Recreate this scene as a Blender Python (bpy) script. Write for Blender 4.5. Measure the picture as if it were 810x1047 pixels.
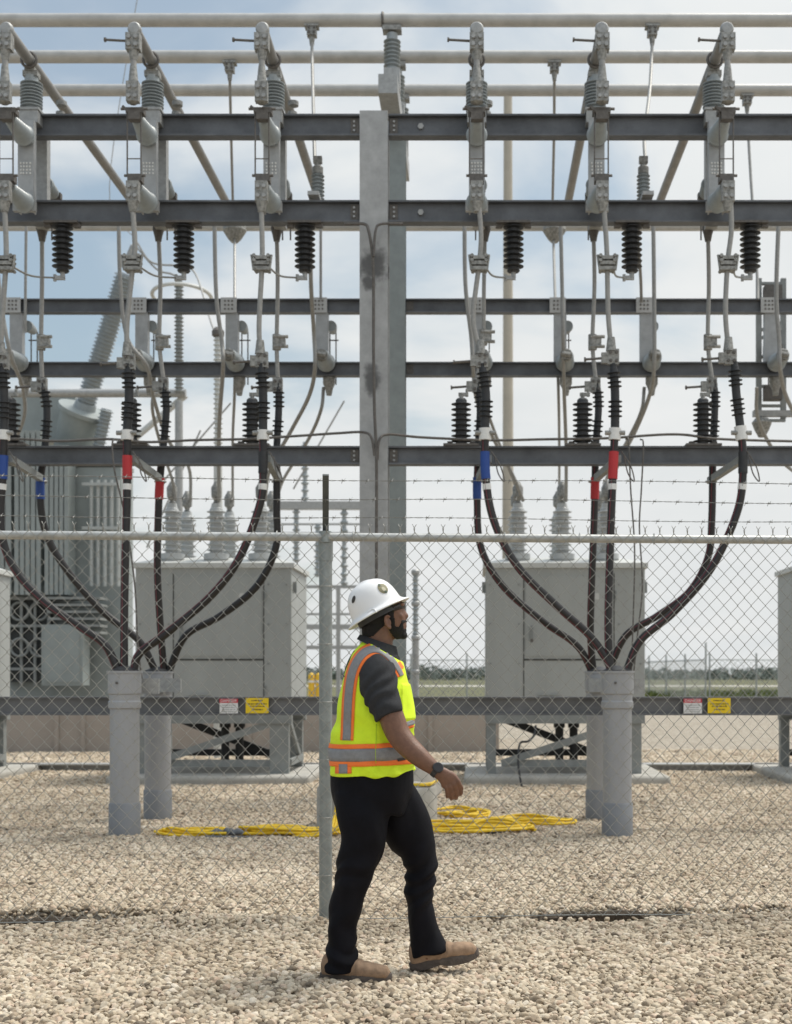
import bpy, bmesh, math, random
import numpy as np
from mathutils import Vector, Matrix, noise as mnoise
from mathutils.bvhtree import BVHTree
random.seed(7); rng = np.random.default_rng(7)
R = math.radians
scene = bpy.context.scene
for o in list(bpy.data.objects): bpy.data.objects.remove(o)
C = scene.collection

# ------------------------------------------------------------ camera, sky, sun
FPX, CX, HY, CH = 1370.0, 487.0, 690.0, 1.36       # focal length in photo pixels, vanishing point, eye height
cam_d = bpy.data.cameras.new('camera'); cam = bpy.data.objects.new('camera', cam_d); C.objects.link(cam)
cam.location = (0, 0, CH); cam.rotation_euler = (R(90), 0, 0)
cam_d.sensor_fit = 'HORIZONTAL'; cam_d.sensor_width = 36; cam_d.lens = 36*FPX/810
cam_d.shift_x = (405-CX)/810; cam_d.shift_y = (HY-523.5)/810
cam_d.clip_end = 5000; cam_d.clip_start = .05
cam_d.dof.use_dof = True; cam_d.dof.focus_distance = 6.3; cam_d.dof.aperture_fstop = 5.0
scene.camera = cam
scene.render.resolution_x, scene.render.resolution_y = 792, 1024
scene.view_settings.view_transform = 'Standard'; scene.view_settings.look = 'None'
scene.view_settings.exposure = 0.15; scene.view_settings.gamma = 1
SUN_EL, SUN_AZ = 64, 55                             # azimuth clockwise from +Y
w = bpy.data.worlds.new('World'); scene.world = w; w.use_nodes = True
nt = w.node_tree; nt.nodes.clear()
def wn(t, **k):
    n = nt.nodes.new(t)
    for a, b in k.items(): setattr(n, a, b)
    return n
sky = wn('ShaderNodeTexSky', sky_type='NISHITA'); sky.sun_disc = False
sky.sun_elevation = R(SUN_EL); sky.sun_rotation = R(SUN_AZ); sky.air_density = 1.1; sky.dust_density = 2.5; sky.ozone_density = .6
bg1 = wn('ShaderNodeBackground'); bg1.inputs[1].default_value = 0.10
skm = wn('ShaderNodeMix', data_type='RGBA', blend_type='MULTIPLY'); skm.inputs[0].default_value = 1; skm.inputs[7].default_value = (.86,1.02,1.0,1)
nt.links.new(sky.outputs[0], skm.inputs[6]); nt.links.new(skm.outputs[2], bg1.inputs[0])
tc = wn('ShaderNodeTexCoord'); sep = wn('ShaderNodeSeparateXYZ'); nt.links.new(tc.outputs['Generated'], sep.inputs[0])
def wm(op, a, b=None, c=None, clamp=False):
    n = wn('ShaderNodeMath', operation=op, use_clamp=clamp)
    for i, v in enumerate((a, b, c)):
        if v is None: continue
        if isinstance(v, (int, float)): n.inputs[i].default_value = v
        else: nt.links.new(v, n.inputs[i])
    return n.outputs[0]
zc = wm('MAXIMUM', sep.outputs[2], 0.0)
den = wm('ADD', zc, 0.22)
cmb = wn('ShaderNodeCombineXYZ')
nt.links.new(wm('DIVIDE', sep.outputs[0], den), cmb.inputs[0]); nt.links.new(wm('DIVIDE', sep.outputs[1], den), cmb.inputs[1])
cmb.inputs[2].default_value = 3.1
ns = wn('ShaderNodeTexNoise'); ns.inputs['Scale'].default_value = 1.7; ns.inputs['Detail'].default_value = 7; ns.inputs['Roughness'].default_value = .52
ns.inputs['Distortion'].default_value = .35
nt.links.new(cmb.outputs[0], ns.inputs['Vector'])
# cloud cover thins out towards the upper left, as in the photo
bias = wm('MULTIPLY', wm('SUBTRACT', wm('MULTIPLY', zc, 1.3), wm('MULTIPLY', sep.outputs[0], 0.75)), 0.42)
gap = wm('ADD', ns.outputs[0], bias)
mr = wn('ShaderNodeMapRange', interpolation_type='SMOOTHSTEP'); nt.links.new(gap, mr.inputs[0])
mr.inputs[1].default_value = .59; mr.inputs[2].default_value = .86; mr.inputs[3].default_value = 0; mr.inputs[4].default_value = .75
ns2 = wn('ShaderNodeTexNoise'); ns2.inputs['Scale'].default_value = 3.2; ns2.inputs['Detail'].default_value = 5
nt.links.new(cmb.outputs[0], ns2.inputs['Vector'])
cr = wn('ShaderNodeMix', data_type='RGBA'); nt.links.new(ns2.outputs[0], cr.inputs[0])
cr.inputs[6].default_value = (.78, .825, .84, 1); cr.inputs[7].default_value = (1.0, 1.0, .985, 1)
bg2 = wn('ShaderNodeBackground'); nt.links.new(cr.outputs[2], bg2.inputs[0])
# overcast luminance rises towards the zenith
nt.links.new(wm('ADD', wm('MULTIPLY_ADD', zc, .20, 0.78), wm('MULTIPLY', wm('MAXIMUM', wm('SUBTRACT', zc, .45), 0.0), 4.8)), bg2.inputs[1])
mx = wn('ShaderNodeMixShader'); nt.links.new(mr.outputs[0], mx.inputs[0]); nt.links.new(bg2.outputs[0], mx.inputs[1]); nt.links.new(bg1.outputs[0], mx.inputs[2])
wo = wn('ShaderNodeOutputWorld'); nt.links.new(mx.outputs[0], wo.inputs[0])
sd = bpy.data.lights.new('sun', 'SUN'); sun = bpy.data.objects.new('sun', sd); C.objects.link(sun)
sd.energy = 2.6; sd.angle = R(15); sd.color = (1, .94, .85)
el, az = R(SUN_EL), R(SUN_AZ)
sun.rotation_euler = Vector((math.sin(az)*math.cos(el), math.cos(az)*math.cos(el), math.sin(el))).to_track_quat('Z', 'Y').to_euler()

# ------------------------------------------------------------ helpers
def W(px, py, Y): return Vector(((px-CX)/FPX*Y, Y, CH+(HY-py)/FPX*Y))
def WX(px, Y): return (px-CX)/FPX*Y
def WZ(py, Y): return CH+(HY-py)/FPX*Y

MATS = {}
def mat(name, col, rough=.6, metal=0., var=.12, scale=6., bump=0., bscale=60., col2=None, spec=.5, streak=False):
    if name in MATS: return MATS[name]
    m = bpy.data.materials.new(name); m.use_nodes = True; t = m.node_tree; b = t.nodes['Principled BSDF']
    b.inputs['Roughness'].default_value = rough; b.inputs['Metallic'].default_value = metal
    b.inputs['Specular IOR Level'].default_value = spec
    g = t.nodes.new('ShaderNodeNewGeometry'); n = t.nodes.new('ShaderNodeTexNoise')
    n.inputs['Scale'].default_value = scale; n.inputs['Detail'].default_value = 6; n.inputs['Roughness'].default_value = .65
    mp = t.nodes.new('ShaderNodeMapping'); t.links.new(g.outputs['Position'], mp.inputs[0]); t.links.new(mp.outputs[0], n.inputs['Vector'])
    if streak: mp.inputs['Scale'].default_value = (1, 1, .12)
    r = t.nodes.new('ShaderNodeMapRange'); r.inputs[1].default_value = .3; r.inputs[2].default_value = .7
    t.links.new(n.outputs[0], r.inputs[0])
    x = t.nodes.new('ShaderNodeMix'); x.data_type = 'RGBA'; t.links.new(r.outputs[0], x.inputs[0])
    c2 = col2 if col2 else tuple(min(1, c*(1+var)) for c in col)
    x.inputs[6].default_value = (*[c*(1-var) for c in col], 1); x.inputs[7].default_value = (*c2, 1)
    t.links.new(x.outputs[2], b.inputs['Base Color'])
    if bump > 0:
        n2 = t.nodes.new('ShaderNodeTexNoise'); n2.inputs['Scale'].default_value = bscale; n2.inputs['Detail'].default_value = 4
        t.links.new(g.outputs['Position'], n2.inputs['Vector'])
        bp = t.nodes.new('ShaderNodeBump'); bp.inputs['Strength'].default_value = bump; bp.inputs['Distance'].default_value = .01
        t.links.new(n2.outputs[0], bp.inputs['Height']); t.links.new(bp.outputs[0], b.inputs['Normal'])
    MATS[name] = m; return m
M_beam = mat('weathered_beam_steel', (.122, .129, .14), .5, .3, .30, 4, .15, 40, streak=False)
M_col = mat('galvanised_column_steel', (.36, .37, .375), .55, .2, .16, 9, .12, 60)
M_col2 = mat('galvanised_rear_steel', (.27, .30, .30), .6, .15, .12, 7, .1, 50)
M_galv = mat('galvanised_steel', (.36, .365, .36), .5, .3, .18, 25, .1, 90)
M_dark = mat('dark_fittings_steel', (.13, .12, .11), .6, .3, .3, 40)
M_alu = mat('aluminium_bus', (.455, .447, .425), .42, .2, .14, 5, .1, 30)
M_wire = mat('aluminium_conductor', (.30, .295, .28), .5, .25, .15, 30)
M_clamp = mat('cast_aluminium', (.27, .268, .252), .5, .3, .5, 38, .25, 120)
M_bush = mat('pale_grey_bushing_porcelain', (.46, .475, .475), .3, 0, .08, 10)
M_porc = mat('grey_porcelain', (.30, .33, .34), .4, 0, .10, 10)
M_black = mat('black_silicone_rubber', (.025, .026, .028), .5, 0, .3, 20)
M_blackg = mat('weathered_black_rubber', (.05, .052, .055), .6, 0, .3, 20)
M_cable = mat('black_cable_jacket', (.016, .014, .014), .42, 0, .3, 30)
M_red = mat('red_phase_tape', (.46, .025, .03), .5, 0, .08)
M_blue = mat('blue_phase_tape', (.015, .06, .27), .5, 0, .08)
M_white = mat('white_label_tape', (.72, .72, .70), .6, 0, .08, 60)
M_maroon = mat('maroon_cable_stripe', (.12, .02, .028), .5, 0, .2, 40)
M_pvc = mat('grey_pvc_conduit', (.335, .34, .35), .5, 0, .12, 3.5, .08, 20, streak=True)
M_pvcd = mat('dark_grey_pvc_coupling', (.22, .23, .245), .5, 0, .1, 5)
M_cab = mat('light_grey_cabinet_paint', (.355, .37, .36), .5, 0, .08, 3, .03, 20, streak=True)
M_roof = mat('pale_cabinet_roof_paint', (.55, .56, .54), .5, 0, .05, 3)
M_seam = mat('cabinet_seam_gasket', (.06, .06, .055), .8)  # plain dark colour for the cabinet door seams
M_frame = mat('grey_stand_steel', (.25, .265, .26), .6, .1, .15, 8)
M_black_st = mat('black_stand_bracing', (.03, .03, .03), .6, 0, .3, 10)
M_green = mat('transformer_green_grey', (.27, .30, .295), .5, 0, .12, 2)
M_greend = mat('transformer_void_shade', (.05, .055, .055), .7, 0, .3, 3)
M_conc = mat('weathered_concrete', (.40, .385, .35), .9, 0, .16, 5, .4, 60)
M_wall = mat('beige_wall_concrete', (.36, .32, .285), .9, 0, .08, 3, .2, 30)
M_pole = mat('tan_concrete_pole', (.42, .385, .32), .8, 0, .1, 2)
M_yel = mat('yellow_cord_jacket', (.78, .52, .02), .5, 0, .22, 22)
M_syel = mat('yellow_sign_face', (.82, .58, .01), .5, 0, .04)
M_swht = mat('white_sign_face', (.74, .74, .74), .5, 0, .04)
M_sred = mat('red_sign_header', (.55, .02, .04), .5, 0, .04)
M_ink = mat('black_sign_ink', (.04, .035, .03), .6)
M_fence = mat('galvanised_fence_wire', (.33, .325, .30), .42, .35, .2, 60)
M_rail = mat('galvanised_fence_pipe', (.43, .435, .42), .45, .4, .22, 18, .1, 80)
M_post = mat('galvanised_fence_post', (.30, .325, .32), .45, .4, .15, 18, .1, 80)

class MB:
    def __init__(s): s.v = []; s.f = []
    def add(s, vs, fs):
        n = len(s.v); s.v.extend([tuple(p) for p in vs]); s.f.extend([tuple(i+n for i in q) for q in fs]); return s
    def box(s, c, d, rot=None, bev=0):
        hx, hy, hz = d[0]/2, d[1]/2, d[2]/2
        vs = [Vector((x, y, z)) for x in (-hx, hx) for y in (-hy, hy) for z in (-hz, hz)]
        if rot is not None: vs = [rot @ p for p in vs]
        c = Vector(c)
        s.add([p+c for p in vs], [(0,1,3,2),(4,6,7,5),(0,4,5,1),(2,3,7,6),(0,2,6,4),(1,5,7,3)]); return s
    def bar(s, p0, p1, w_, h_, up=(0, 0, 1)):
        p0, p1 = Vector(p0), Vector(p1); d = p1-p0; L = d.length; d.normalize()
        u = Vector(up)
        if abs(u.dot(d)) > .98: u = Vector((0, 1, 0))
        a = d.cross(u).normalized(); b = a.cross(d).normalized()
        rot = Matrix((d, a, b)).transposed()
        return s.box((p0+p1)/2, (L, w_, h_), rot)
    def tube(s, pts, r, seg=10, cap=True):
        pts = [Vector(p) for p in pts]; n = len(pts)
        rr = r if isinstance(r, (list, tuple)) else [r]*n
        vs = []; fs = []; prev = None
        for i, p in enumerate(pts):
            d = (pts[min(i+1, n-1)]-pts[max(i-1, 0)])
            if d.length < 1e-9: d = Vector((0, 0, 1))
            d.normalize()
            if prev is None:
                a = Vector((0, 1, 0)) if abs(d.y) < .9 else Vector((1, 0, 0))
                a = (a-d*a.dot(d)).normalized()
            else:
                a = prev-d*prev.dot(d)
                a = a.normalized() if a.length > 1e-6 else prev
            prev = a; b = d.cross(a)
            for k in range(seg):
                t = 2*math.pi*k/seg; vs.append(p+(a*math.cos(t)+b*math.sin(t))*rr[i])
        for i in range(n-1):
            for k in range(seg):
                k2 = (k+1) % seg; fs.append((i*seg+k, i*seg+k2, (i+1)*seg+k2, (i+1)*seg+k))
        if cap: fs.append(tuple(range(seg-1, -1, -1))); fs.append(tuple((n-1)*seg+k for k in range(seg)))
        return s.add(vs, fs)
    def cyl(s, p0, p1, r0, r1=None, seg=16): return s.tube([p0, p1], [r0, r0 if r1 is None else r1], seg)
    def lathe(s, prof, base, axis=(0, 0, 1), seg=24):
        base = Vector(base); ax = Vector(axis).normalized()
        a = Vector((1, 0, 0)) if abs(ax.x) < .9 else Vector((0, 1, 0)); a = (a-ax*a.dot(ax)).normalized(); b = ax.cross(a)
        vs = []; fs = []
        for r, h in prof:
            for k in range(seg):
                t = 2*math.pi*k/seg; vs.append(base+ax*h+(a*math.cos(t)+b*math.sin(t))*max(r, 1e-4))
        n = len(prof)
        for i in range(n-1):
            for k in range(seg):
                k2 = (k+1) % seg; fs.append((i*seg+k, i*seg+k2, (i+1)*seg+k2, (i+1)*seg+k))
        fs.append(tuple(range(seg-1, -1, -1))); fs.append(tuple((n-1)*seg+k for k in range(seg)))
        return s.add(vs, fs)
    def ibeam(s, p0, p1, h, wd, tf=.013, tw=.01, webdir='z'):
        """I-section between two points. webdir z: strong axis vertical (flanges top/bottom)."""
        p0, p1 = Vector(p0), Vector(p1)
        if webdir == 'z':
            u = Vector((0, 0, 1))
            s.bar(p0+u*(h-tf)/2, p1+u*(h-tf)/2, wd, tf); s.bar(p0-u*(h-tf)/2, p1-u*(h-tf)/2, wd, tf)
            s.bar(p0, p1, tw, h-2*tf-.0006)
        else:      # a column: flanges front/back (normal along Y)
            u = Vector((0, 1, 0)); z0, z1 = p0.z, p1.z; hz = z1-z0; c = (p0+p1)/2
            s.box(c+u*(h-tf)/2, (wd, tf, hz)); s.box(c-u*(h-tf)/2, (wd, tf, hz)); s.box(c, (tw, h-2*tf-.0006, hz-.002))
        return s
    def torus(s, c, r, rt, axis=(0,0,1), seg=32, ts=8, a0=0, a1=2*math.pi):
        ax = Vector(axis).normalized(); a = Vector((1,0,0)) if abs(ax.x)<.9 else Vector((0,1,0)); a=(a-ax*a.dot(ax)).normalized(); b=ax.cross(a)
        pts = [Vector(c)+(a*math.cos(a0+(a1-a0)*i/seg)+b*math.sin(a0+(a1-a0)*i/seg))*r for i in range(seg+1)]
        return s.tube(pts, rt, ts)
def link_mesh(name, me, m, parent=None, smooth=True, ang=38):
    o = bpy.data.objects.new(name, me); C.objects.link(o)
    if m: me.materials.append(m)
    if smooth:
        me.shade_smooth()
        if ang: me.set_sharp_from_angle(angle=R(ang))
    if parent: o.parent = parent
    return o
def root_loc(o):
    v = Vector((0, 0, 0))
    while o: v += o.location; o = o.parent
    return v
def part(name, mb, m, parent=None, label=None, smooth=True, ang=38):
    off = root_loc(parent) if parent else Vector((0, 0, 0))
    me = bpy.data.meshes.new(name)
    me.from_pydata([(a-off.x, b-off.y, c-off.z) for a, b, c in mb.v], [], mb.f); me.update()
    o = link_mesh(name, me, m, parent, smooth, ang)
    if label: o['label'] = label
    return o
def tag(o, label, cat, group=None, kind=None):
    o['label'] = label; o['category'] = cat
    if group: o['group'] = group
    if kind: o['kind'] = kind
    return o
def thing(name, label, cat, loc=(0, 0, 0), group=None):
    o = bpy.data.objects.new(name, None); o.empty_display_size = .1; C.objects.link(o); o.location = loc
    return tag(o, label, cat, group)
def struct(name, mb, m, smooth=False):
    o = part(name, mb, m, None, smooth=smooth); o['kind'] = 'structure'; return o
def dup(src, loc, label, group=None):
    def cp(o, par):
        c = o.copy(); C.objects.link(c)
        if par: c.parent = par
        for ch in o.children: cp(ch, c)
        return c
    c = cp(src, None); c.location = loc; c['label'] = label
    if group: c['group'] = group
    return c
def spline(pts, k=8):
    P = [Vector(p) for p in pts]; P = [P[0]*2-P[1]]+P+[P[-1]*2-P[-2]]; out = []
    for i in range(1, len(P)-2):
        for j in range(k):
            t = j/k; p0, p1, p2, p3 = P[i-1:i+3]
            out.append(.5*((2*p1)+(p2-p0)*t+(2*p0-5*p1+4*p2-p3)*t*t+(3*p1-p0-3*p2+p3)*t**3))
    out.append(P[-2]); return out
def sheds(L, rc, rs, n, thick=.35, h0=0.):
    """profile of a shedded insulator of length L"""
    pr = [(rc, h0)]; st = L/n
    for i in range(n):
        a = h0+i*st
        pr += [(rc, a+st*.18), (rs, a+st*(.36)), (rs, a+st*(.36+thick*.35)), (rc*1.05, a+st*(.55+thick*.35))]
    pr.append((rc, h0+L)); return pr

# ------------------------------------------------------------ ground
def amp(x):
    a = math.exp(-((x-.75)/.45)**2)+.75*math.exp(-((x+2.35)/.5)**2)+.22*math.exp(-((x-1.75)/.3)**2)
    return a*max(.4, min(1.2, .85+.7*mnoise.noise((x*5.5,3,0))+.5*mnoise.noise((x*16,1,0))))
def gh(x, y):
    """gentle height field of the gravel"""
    h = .018*math.sin(x*1.7+y*.6)+.012*math.sin(y*2.3-x*.9)
    fy = 7.477+.0604*x
    d = y-fy
    a = amp(x)
    dip = math.exp(-((d-.09)/.13)**4)
    h -= .27*a*dip
    h += .030*max(0,1-1.4*a)*math.exp(-((d+.14)/.13)**2)*(1+.5*math.sin(x*3.1))+.02*a*math.exp(-((d-.30)/.10)**2)
    k = min(1, max(0, (y-9)/3))
    return h*(1-k*.75) if y < 60 else 0
xs = np.concatenate([[-900,-300,-120,-60,-30,-18], np.linspace(-12,-5,15)[:-1], np.linspace(-5,4,226), np.linspace(4,11,15)[1:], [16,30,60,120,300,900]])
ys = np.concatenate([[-20,-4,2], np.linspace(4.2,9,121), np.linspace(9,22,80)[1:], [26,32,40,60,90,140,250,500,1200,3000]])
mb = MB(); nx = len(xs)
for y in ys:
    for x in xs: mb.v.append((x, y, gh(x, y)-.012))
for j in range(len(ys)-1):
    for i in range(nx-1): mb.f.append((j*nx+i, j*nx+i+1, (j+1)*nx+i+1, (j+1)*nx+i))
mg = bpy.data.materials.new('gravel_bed'); mg.use_nodes = True; t = mg.node_tree; b = t.nodes['Principled BSDF']; b.inputs['Roughness'].default_value = .95
g = t.nodes.new('ShaderNodeNewGeometry'); v = t.nodes.new('ShaderNodeTexVoronoi'); v.inputs['Scale'].default_value = 24; t.links.new(g.outputs['Position'], v.inputs['Vector'])
sp = t.nodes.new('ShaderNodeSeparateColor'); t.links.new(v.outputs['Color'], sp.inputs[0])
cr_ = t.nodes.new('ShaderNodeValToRGB'); t.links.new(sp.outputs[0], cr_.inputs[0])
for i, (p, c) in enumerate([(0, (.27,.22,.165)), (.35, (.40,.34,.265)), (.7, (.50,.44,.35)), (1, (.62,.56,.47))]):
    e = cr_.color_ramp.elements[i] if i < 2 else cr_.color_ramp.elements.new(p)
    e.position = p; e.color = (*c, 1)
mm = t.nodes.new('ShaderNodeMapRange'); t.links.new(v.outputs['Distance'], mm.inputs[0]); mm.inputs[1].default_value = .3; mm.inputs[2].default_value = .75; mm.inputs[3].default_value = 1; mm.inputs[4].default_value = .45
mxx = t.nodes.new('ShaderNodeMix'); mxx.data_type = 'RGBA'; mxx.blend_type = 'MULTIPLY'; mxx.inputs[0].default_value = 1
t.links.new(cr_.outputs[0], mxx.inputs[6]); t.links.new(mm.outputs[0], mxx.inputs[7]); t.links.new(mxx.outputs[2], b.inputs['Base Color'])
bp = t.nodes.new('ShaderNodeBump'); bp.inputs['Strength'].default_value = .8; bp.inputs['Distance'].default_value = .03; bp.invert = True
t.links.new(v.outputs['Distance'], bp.inputs['Height']); t.links.new(bp.outputs[0], b.inputs['Normal'])
struct('ground', mb, mg, smooth=True)

mb = MB(); prev = None  # dark ribbon standing in for the shade in the gap under the fence
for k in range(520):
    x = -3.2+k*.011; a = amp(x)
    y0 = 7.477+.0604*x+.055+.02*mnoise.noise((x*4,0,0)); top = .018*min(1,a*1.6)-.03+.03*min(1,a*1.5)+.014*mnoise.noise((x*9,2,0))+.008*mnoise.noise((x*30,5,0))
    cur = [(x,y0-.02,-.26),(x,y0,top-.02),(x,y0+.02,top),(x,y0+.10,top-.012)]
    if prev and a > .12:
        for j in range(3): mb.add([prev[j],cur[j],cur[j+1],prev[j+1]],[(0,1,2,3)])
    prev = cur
struct('gap_shade_strip', mb, mat('painted_gap_shade',(.065,.05,.036),.95,0,.6,50,.8,90), smooth=True)
# loose stones: one "stuff" object, geometry-node instances of ten stone shapes
pts = []; sz = []
y = 4.55
while y < 24:
    base = .0152 if y < 9 else .0152+.0008*(y-9)
    step = base*1.28
    x0, x1 = -487/FPX*y-.9, 323/FPX*y+.9
    n = int((x1-x0)/step)
    for i in range(n):
        x = x0+(i+rng.random())*step; yy = y+(rng.random()-.5)*step*1.6
        s_ = base*(.6+1.0*rng.random()**1.8)
        pts.append((x, yy, gh(x, yy)+rng.uniform(-.4, .35)*base)); sz.append(s_)
    y += step
for _ in range(620):      # stones that have rolled into the washed-out gap under the fence
    x = rng.choice([rng.normal(.75,.42), rng.normal(-2.35,.45)]); yy = 7.477+.0604*x+rng.uniform(-.05,.07)
    pts.append((x, yy, rng.uniform(-.12,.0)-.02*amp(x))); sz.append(rng.uniform(.012,.022))
me = bpy.data.meshes.new('gravel'); me.from_pydata(pts, [], [])
at = me.attributes.new('sz', 'FLOAT', 'POINT'); at.data.foreach_set('value', np.array(sz, dtype=np.float32))
M_stone = bpy.data.materials.new('limestone_chips'); M_stone.use_nodes = True; t = M_stone.node_tree; b = t.nodes['Principled BSDF']; b.inputs['Roughness'].default_value = .9
oi = t.nodes.new('ShaderNodeObjectInfo'); cr_ = t.nodes.new('ShaderNodeValToRGB'); t.links.new(oi.outputs['Random'], cr_.inputs[0])
cols = [(0,(.14,.115,.088)),(.12,(.34,.275,.205)),(.30,(.48,.405,.31)),(.55,(.57,.495,.39)),(.80,(.63,.56,.455)),(.9,(.54,.415,.32)),(1,(.72,.66,.57))]
for i, (p, c) in enumerate(cols):
    e = cr_.color_ramp.elements[i] if i < 2 else cr_.color_ramp.elements.new(p)
    e.position = p; e.color = (*c, 1)
n = t.nodes.new('ShaderNodeTexNoise'); n.inputs['Scale'].default_value = 45; n.inputs['Detail'].default_value = 4
g = t.nodes.new('ShaderNodeNewGeometry'); t.links.new(g.outputs['Position'], n.inputs['Vector'])
r_ = t.nodes.new('ShaderNodeMapRange'); t.links.new(n.outputs[0], r_.inputs[0]); r_.inputs[1].default_value=.3; r_.inputs[2].default_value=.7; r_.inputs[3].default_value=.72; r_.inputs[4].default_value=1.1
x_ = t.nodes.new('ShaderNodeMix'); x_.data_type='RGBA'; x_.blend_type='MULTIPLY'; x_.inputs[0].default_value=1
t.links.new(cr_.outputs[0], x_.inputs[6]); t.links.new(r_.outputs[0], x_.inputs[7])
n_d = t.nodes.new('ShaderNodeTexNoise'); n_d.inputs['Scale'].default_value = 1.1; n_d.inputs['Detail'].default_value = 5; t.links.new(g.outputs['Position'], n_d.inputs['Vector'])
r_d = t.nodes.new('ShaderNodeMapRange'); t.links.new(n_d.outputs[0], r_d.inputs[0]); r_d.inputs[1].default_value=.35; r_d.inputs[2].default_value=.65
x_d = t.nodes.new('ShaderNodeMix'); x_d.data_type='RGBA'; t.links.new(r_d.outputs[0], x_d.inputs[0]); x_d.inputs[6].default_value=(.82,.78,.72,1); x_d.inputs[7].default_value=(1.08,1.06,1.02,1)
x_e = t.nodes.new('ShaderNodeMix'); x_e.data_type='RGBA'; x_e.blend_type='MULTIPLY'; x_e.inputs[0].default_value=1
t.links.new(x_.outputs[2], x_e.inputs[6]); t.links.new(x_d.outputs[2], x_e.inputs[7]); t.links.new(x_e.outputs[2], b.inputs['Base Color'])
bp = t.nodes.new('ShaderNodeBump'); bp.inputs['Strength'].default_value=.5; bp.inputs['Distance'].default_value=.006; t.links.new(n.outputs[0], bp.inputs['Height']); t.links.new(bp.outputs[0], b.inputs['Normal'])
grav = bpy.data.objects.new('gravel', me); C.objects.link(grav); me.materials.append(M_stone)
tag(grav, 'loose cream and tan crushed limestone covering the yard floor', 'gravel', kind='stuff')
gn = bpy.data.node_groups.new('stones', 'GeometryNodeTree')
gn.interface.new_socket('Geometry', in_out='INPUT', socket_type='NodeSocketGeometry'); gn.interface.new_socket('Geometry', in_out='OUTPUT', socket_type='NodeSocketGeometry')
N = gn.nodes; Lk = gn.links
gi = N.new('NodeGroupInput'); go = N.new('NodeGroupOutput'); g2i = N.new('GeometryNodeGeometryToInstance')
for kx in range(10):
    ic = N.new('GeometryNodeMeshIcoSphere'); ic.inputs['Radius'].default_value = 1; ic.inputs['Subdivisions'].default_value = 2
    ps = N.new('GeometryNodeInputPosition')
    wh = N.new('ShaderNodeTexWhiteNoise'); wh.noise_dimensions = '4D'; wh.inputs['W'].default_value = 3.7*kx+1.1; Lk.new(ps.outputs[0], wh.inputs['Vector'])
    a1 = N.new('ShaderNodeMath'); a1.operation = 'MULTIPLY_ADD'; Lk.new(wh.outputs['Value'], a1.inputs[0]); a1.inputs[1].default_value = .62; a1.inputs[2].default_value = .62
    sc = N.new('ShaderNodeVectorMath'); sc.operation = 'SCALE'; Lk.new(ps.outputs[0], sc.inputs[0]); Lk.new(a1.outputs[0], sc.inputs['Scale'])
    s2 = N.new('ShaderNodeVectorMath'); s2.operation = 'MULTIPLY'; Lk.new(sc.outputs[0], s2.inputs[0]); s2.inputs[1].default_value = (random.uniform(.95,1.4), random.uniform(.7,1.05), random.uniform(.55,.85))
    sp_ = N.new('GeometryNodeSetPosition'); Lk.new(ic.outputs[0], sp_.inputs[0]); Lk.new(s2.outputs[0], sp_.inputs['Position'])
    hu = N.new('GeometryNodeConvexHull'); Lk.new(sp_.outputs[0], hu.inputs[0])
    ss_ = N.new('GeometryNodeSubdivisionSurface'); ss_.inputs['Level'].default_value = 1; ss_.inputs['Edge Crease'].default_value = .8; Lk.new(hu.outputs[0], ss_.inputs[0])
    sm = N.new('GeometryNodeSetShadeSmooth'); sm.inputs['Shade Smooth'].default_value = False; Lk.new(ss_.outputs[0], sm.inputs[0])
    smt = N.new('GeometryNodeSetMaterial'); smt.inputs['Material'].default_value = M_stone; Lk.new(sm.outputs[0], smt.inputs[0])
    Lk.new(smt.outputs[0], g2i.inputs[0])
iop = N.new('GeometryNodeInstanceOnPoints'); Lk.new(gi.outputs[0], iop.inputs['Points']); Lk.new(g2i.outputs[0], iop.inputs['Instance']); iop.inputs['Pick Instance'].default_value = True
rv = N.new('FunctionNodeRandomValue'); rv.data_type = 'FLOAT_VECTOR'; rv.inputs[0].default_value = (-.7,-.7,0); rv.inputs[1].default_value = (.7,.7,6.28)
Lk.new(rv.outputs[0], iop.inputs['Rotation'])
na = N.new('GeometryNodeInputNamedAttribute'); na.data_type = 'FLOAT'; na.inputs[0].default_value = 'sz'
Lk.new(na.outputs[0], iop.inputs['Scale']); Lk.new(iop.outputs[0], go.inputs[0])
md = grav.modifiers.new('stones', 'NODES'); md.node_group = gn

# grass field, pale road and distant wood
mgs = mat('field_grass', (.075, .085, .03), .95, 0, .3, .35, .5, 3, col2=(.16, .15, .07))
mb = MB(); mb.add([(-900,80,.03),(900,80,.03),(900,2500,.03),(-900,2500,.03)], [(0,1,2,3)]); struct('field', mb, mgs)
mb = MB(); mb.add([(-300,150,.045),(600,150,.045),(600,166,.045),(-300,166,.045)], [(0,1,2,3)]); struct('road', mb, mat('pale_gravel_road', (.5,.47,.42), .9, 0, .1, .5))
mb = MB()
for k in range(7000):
    x = rng.uniform(-190, 190); yy = rng.uniform(330, 400)
    hmax = 2.6+1.1*mnoise.noise((x*.03, 0, 1))+1.2*mnoise.noise((x*.11, 3, 1))
    zc_ = rng.uniform(.2, max(.8, hmax)); s_ = rng.uniform(.35, .75)
    for q in range(3):
        c = Vector((x+rng.normal(0,.7), yy+rng.normal(0,.7), max(.1, zc_+rng.normal(0,.35))))
        d1 = Vector(rng.normal(0,1,3)).normalized()*s_; d2 = Vector(rng.normal(0,1,3)).normalized()*s_; d3 = Vector(rng.normal(0,1,3)).normalized()*s_
        mb.add([c+d1, c+d2, c+d3, c-d1], [(0,1,2),(0,2,3),(1,2,3),(0,1,3)])
tag(part('tree_line', mb, mat('hazed_foliage', (.12,.145,.125), .95, 0, .35, .15), None), 'low dark green wood along the far horizon', 'trees', kind='stuff')  # distance haze is mixed into the foliage colour as a greyer, paler green
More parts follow.
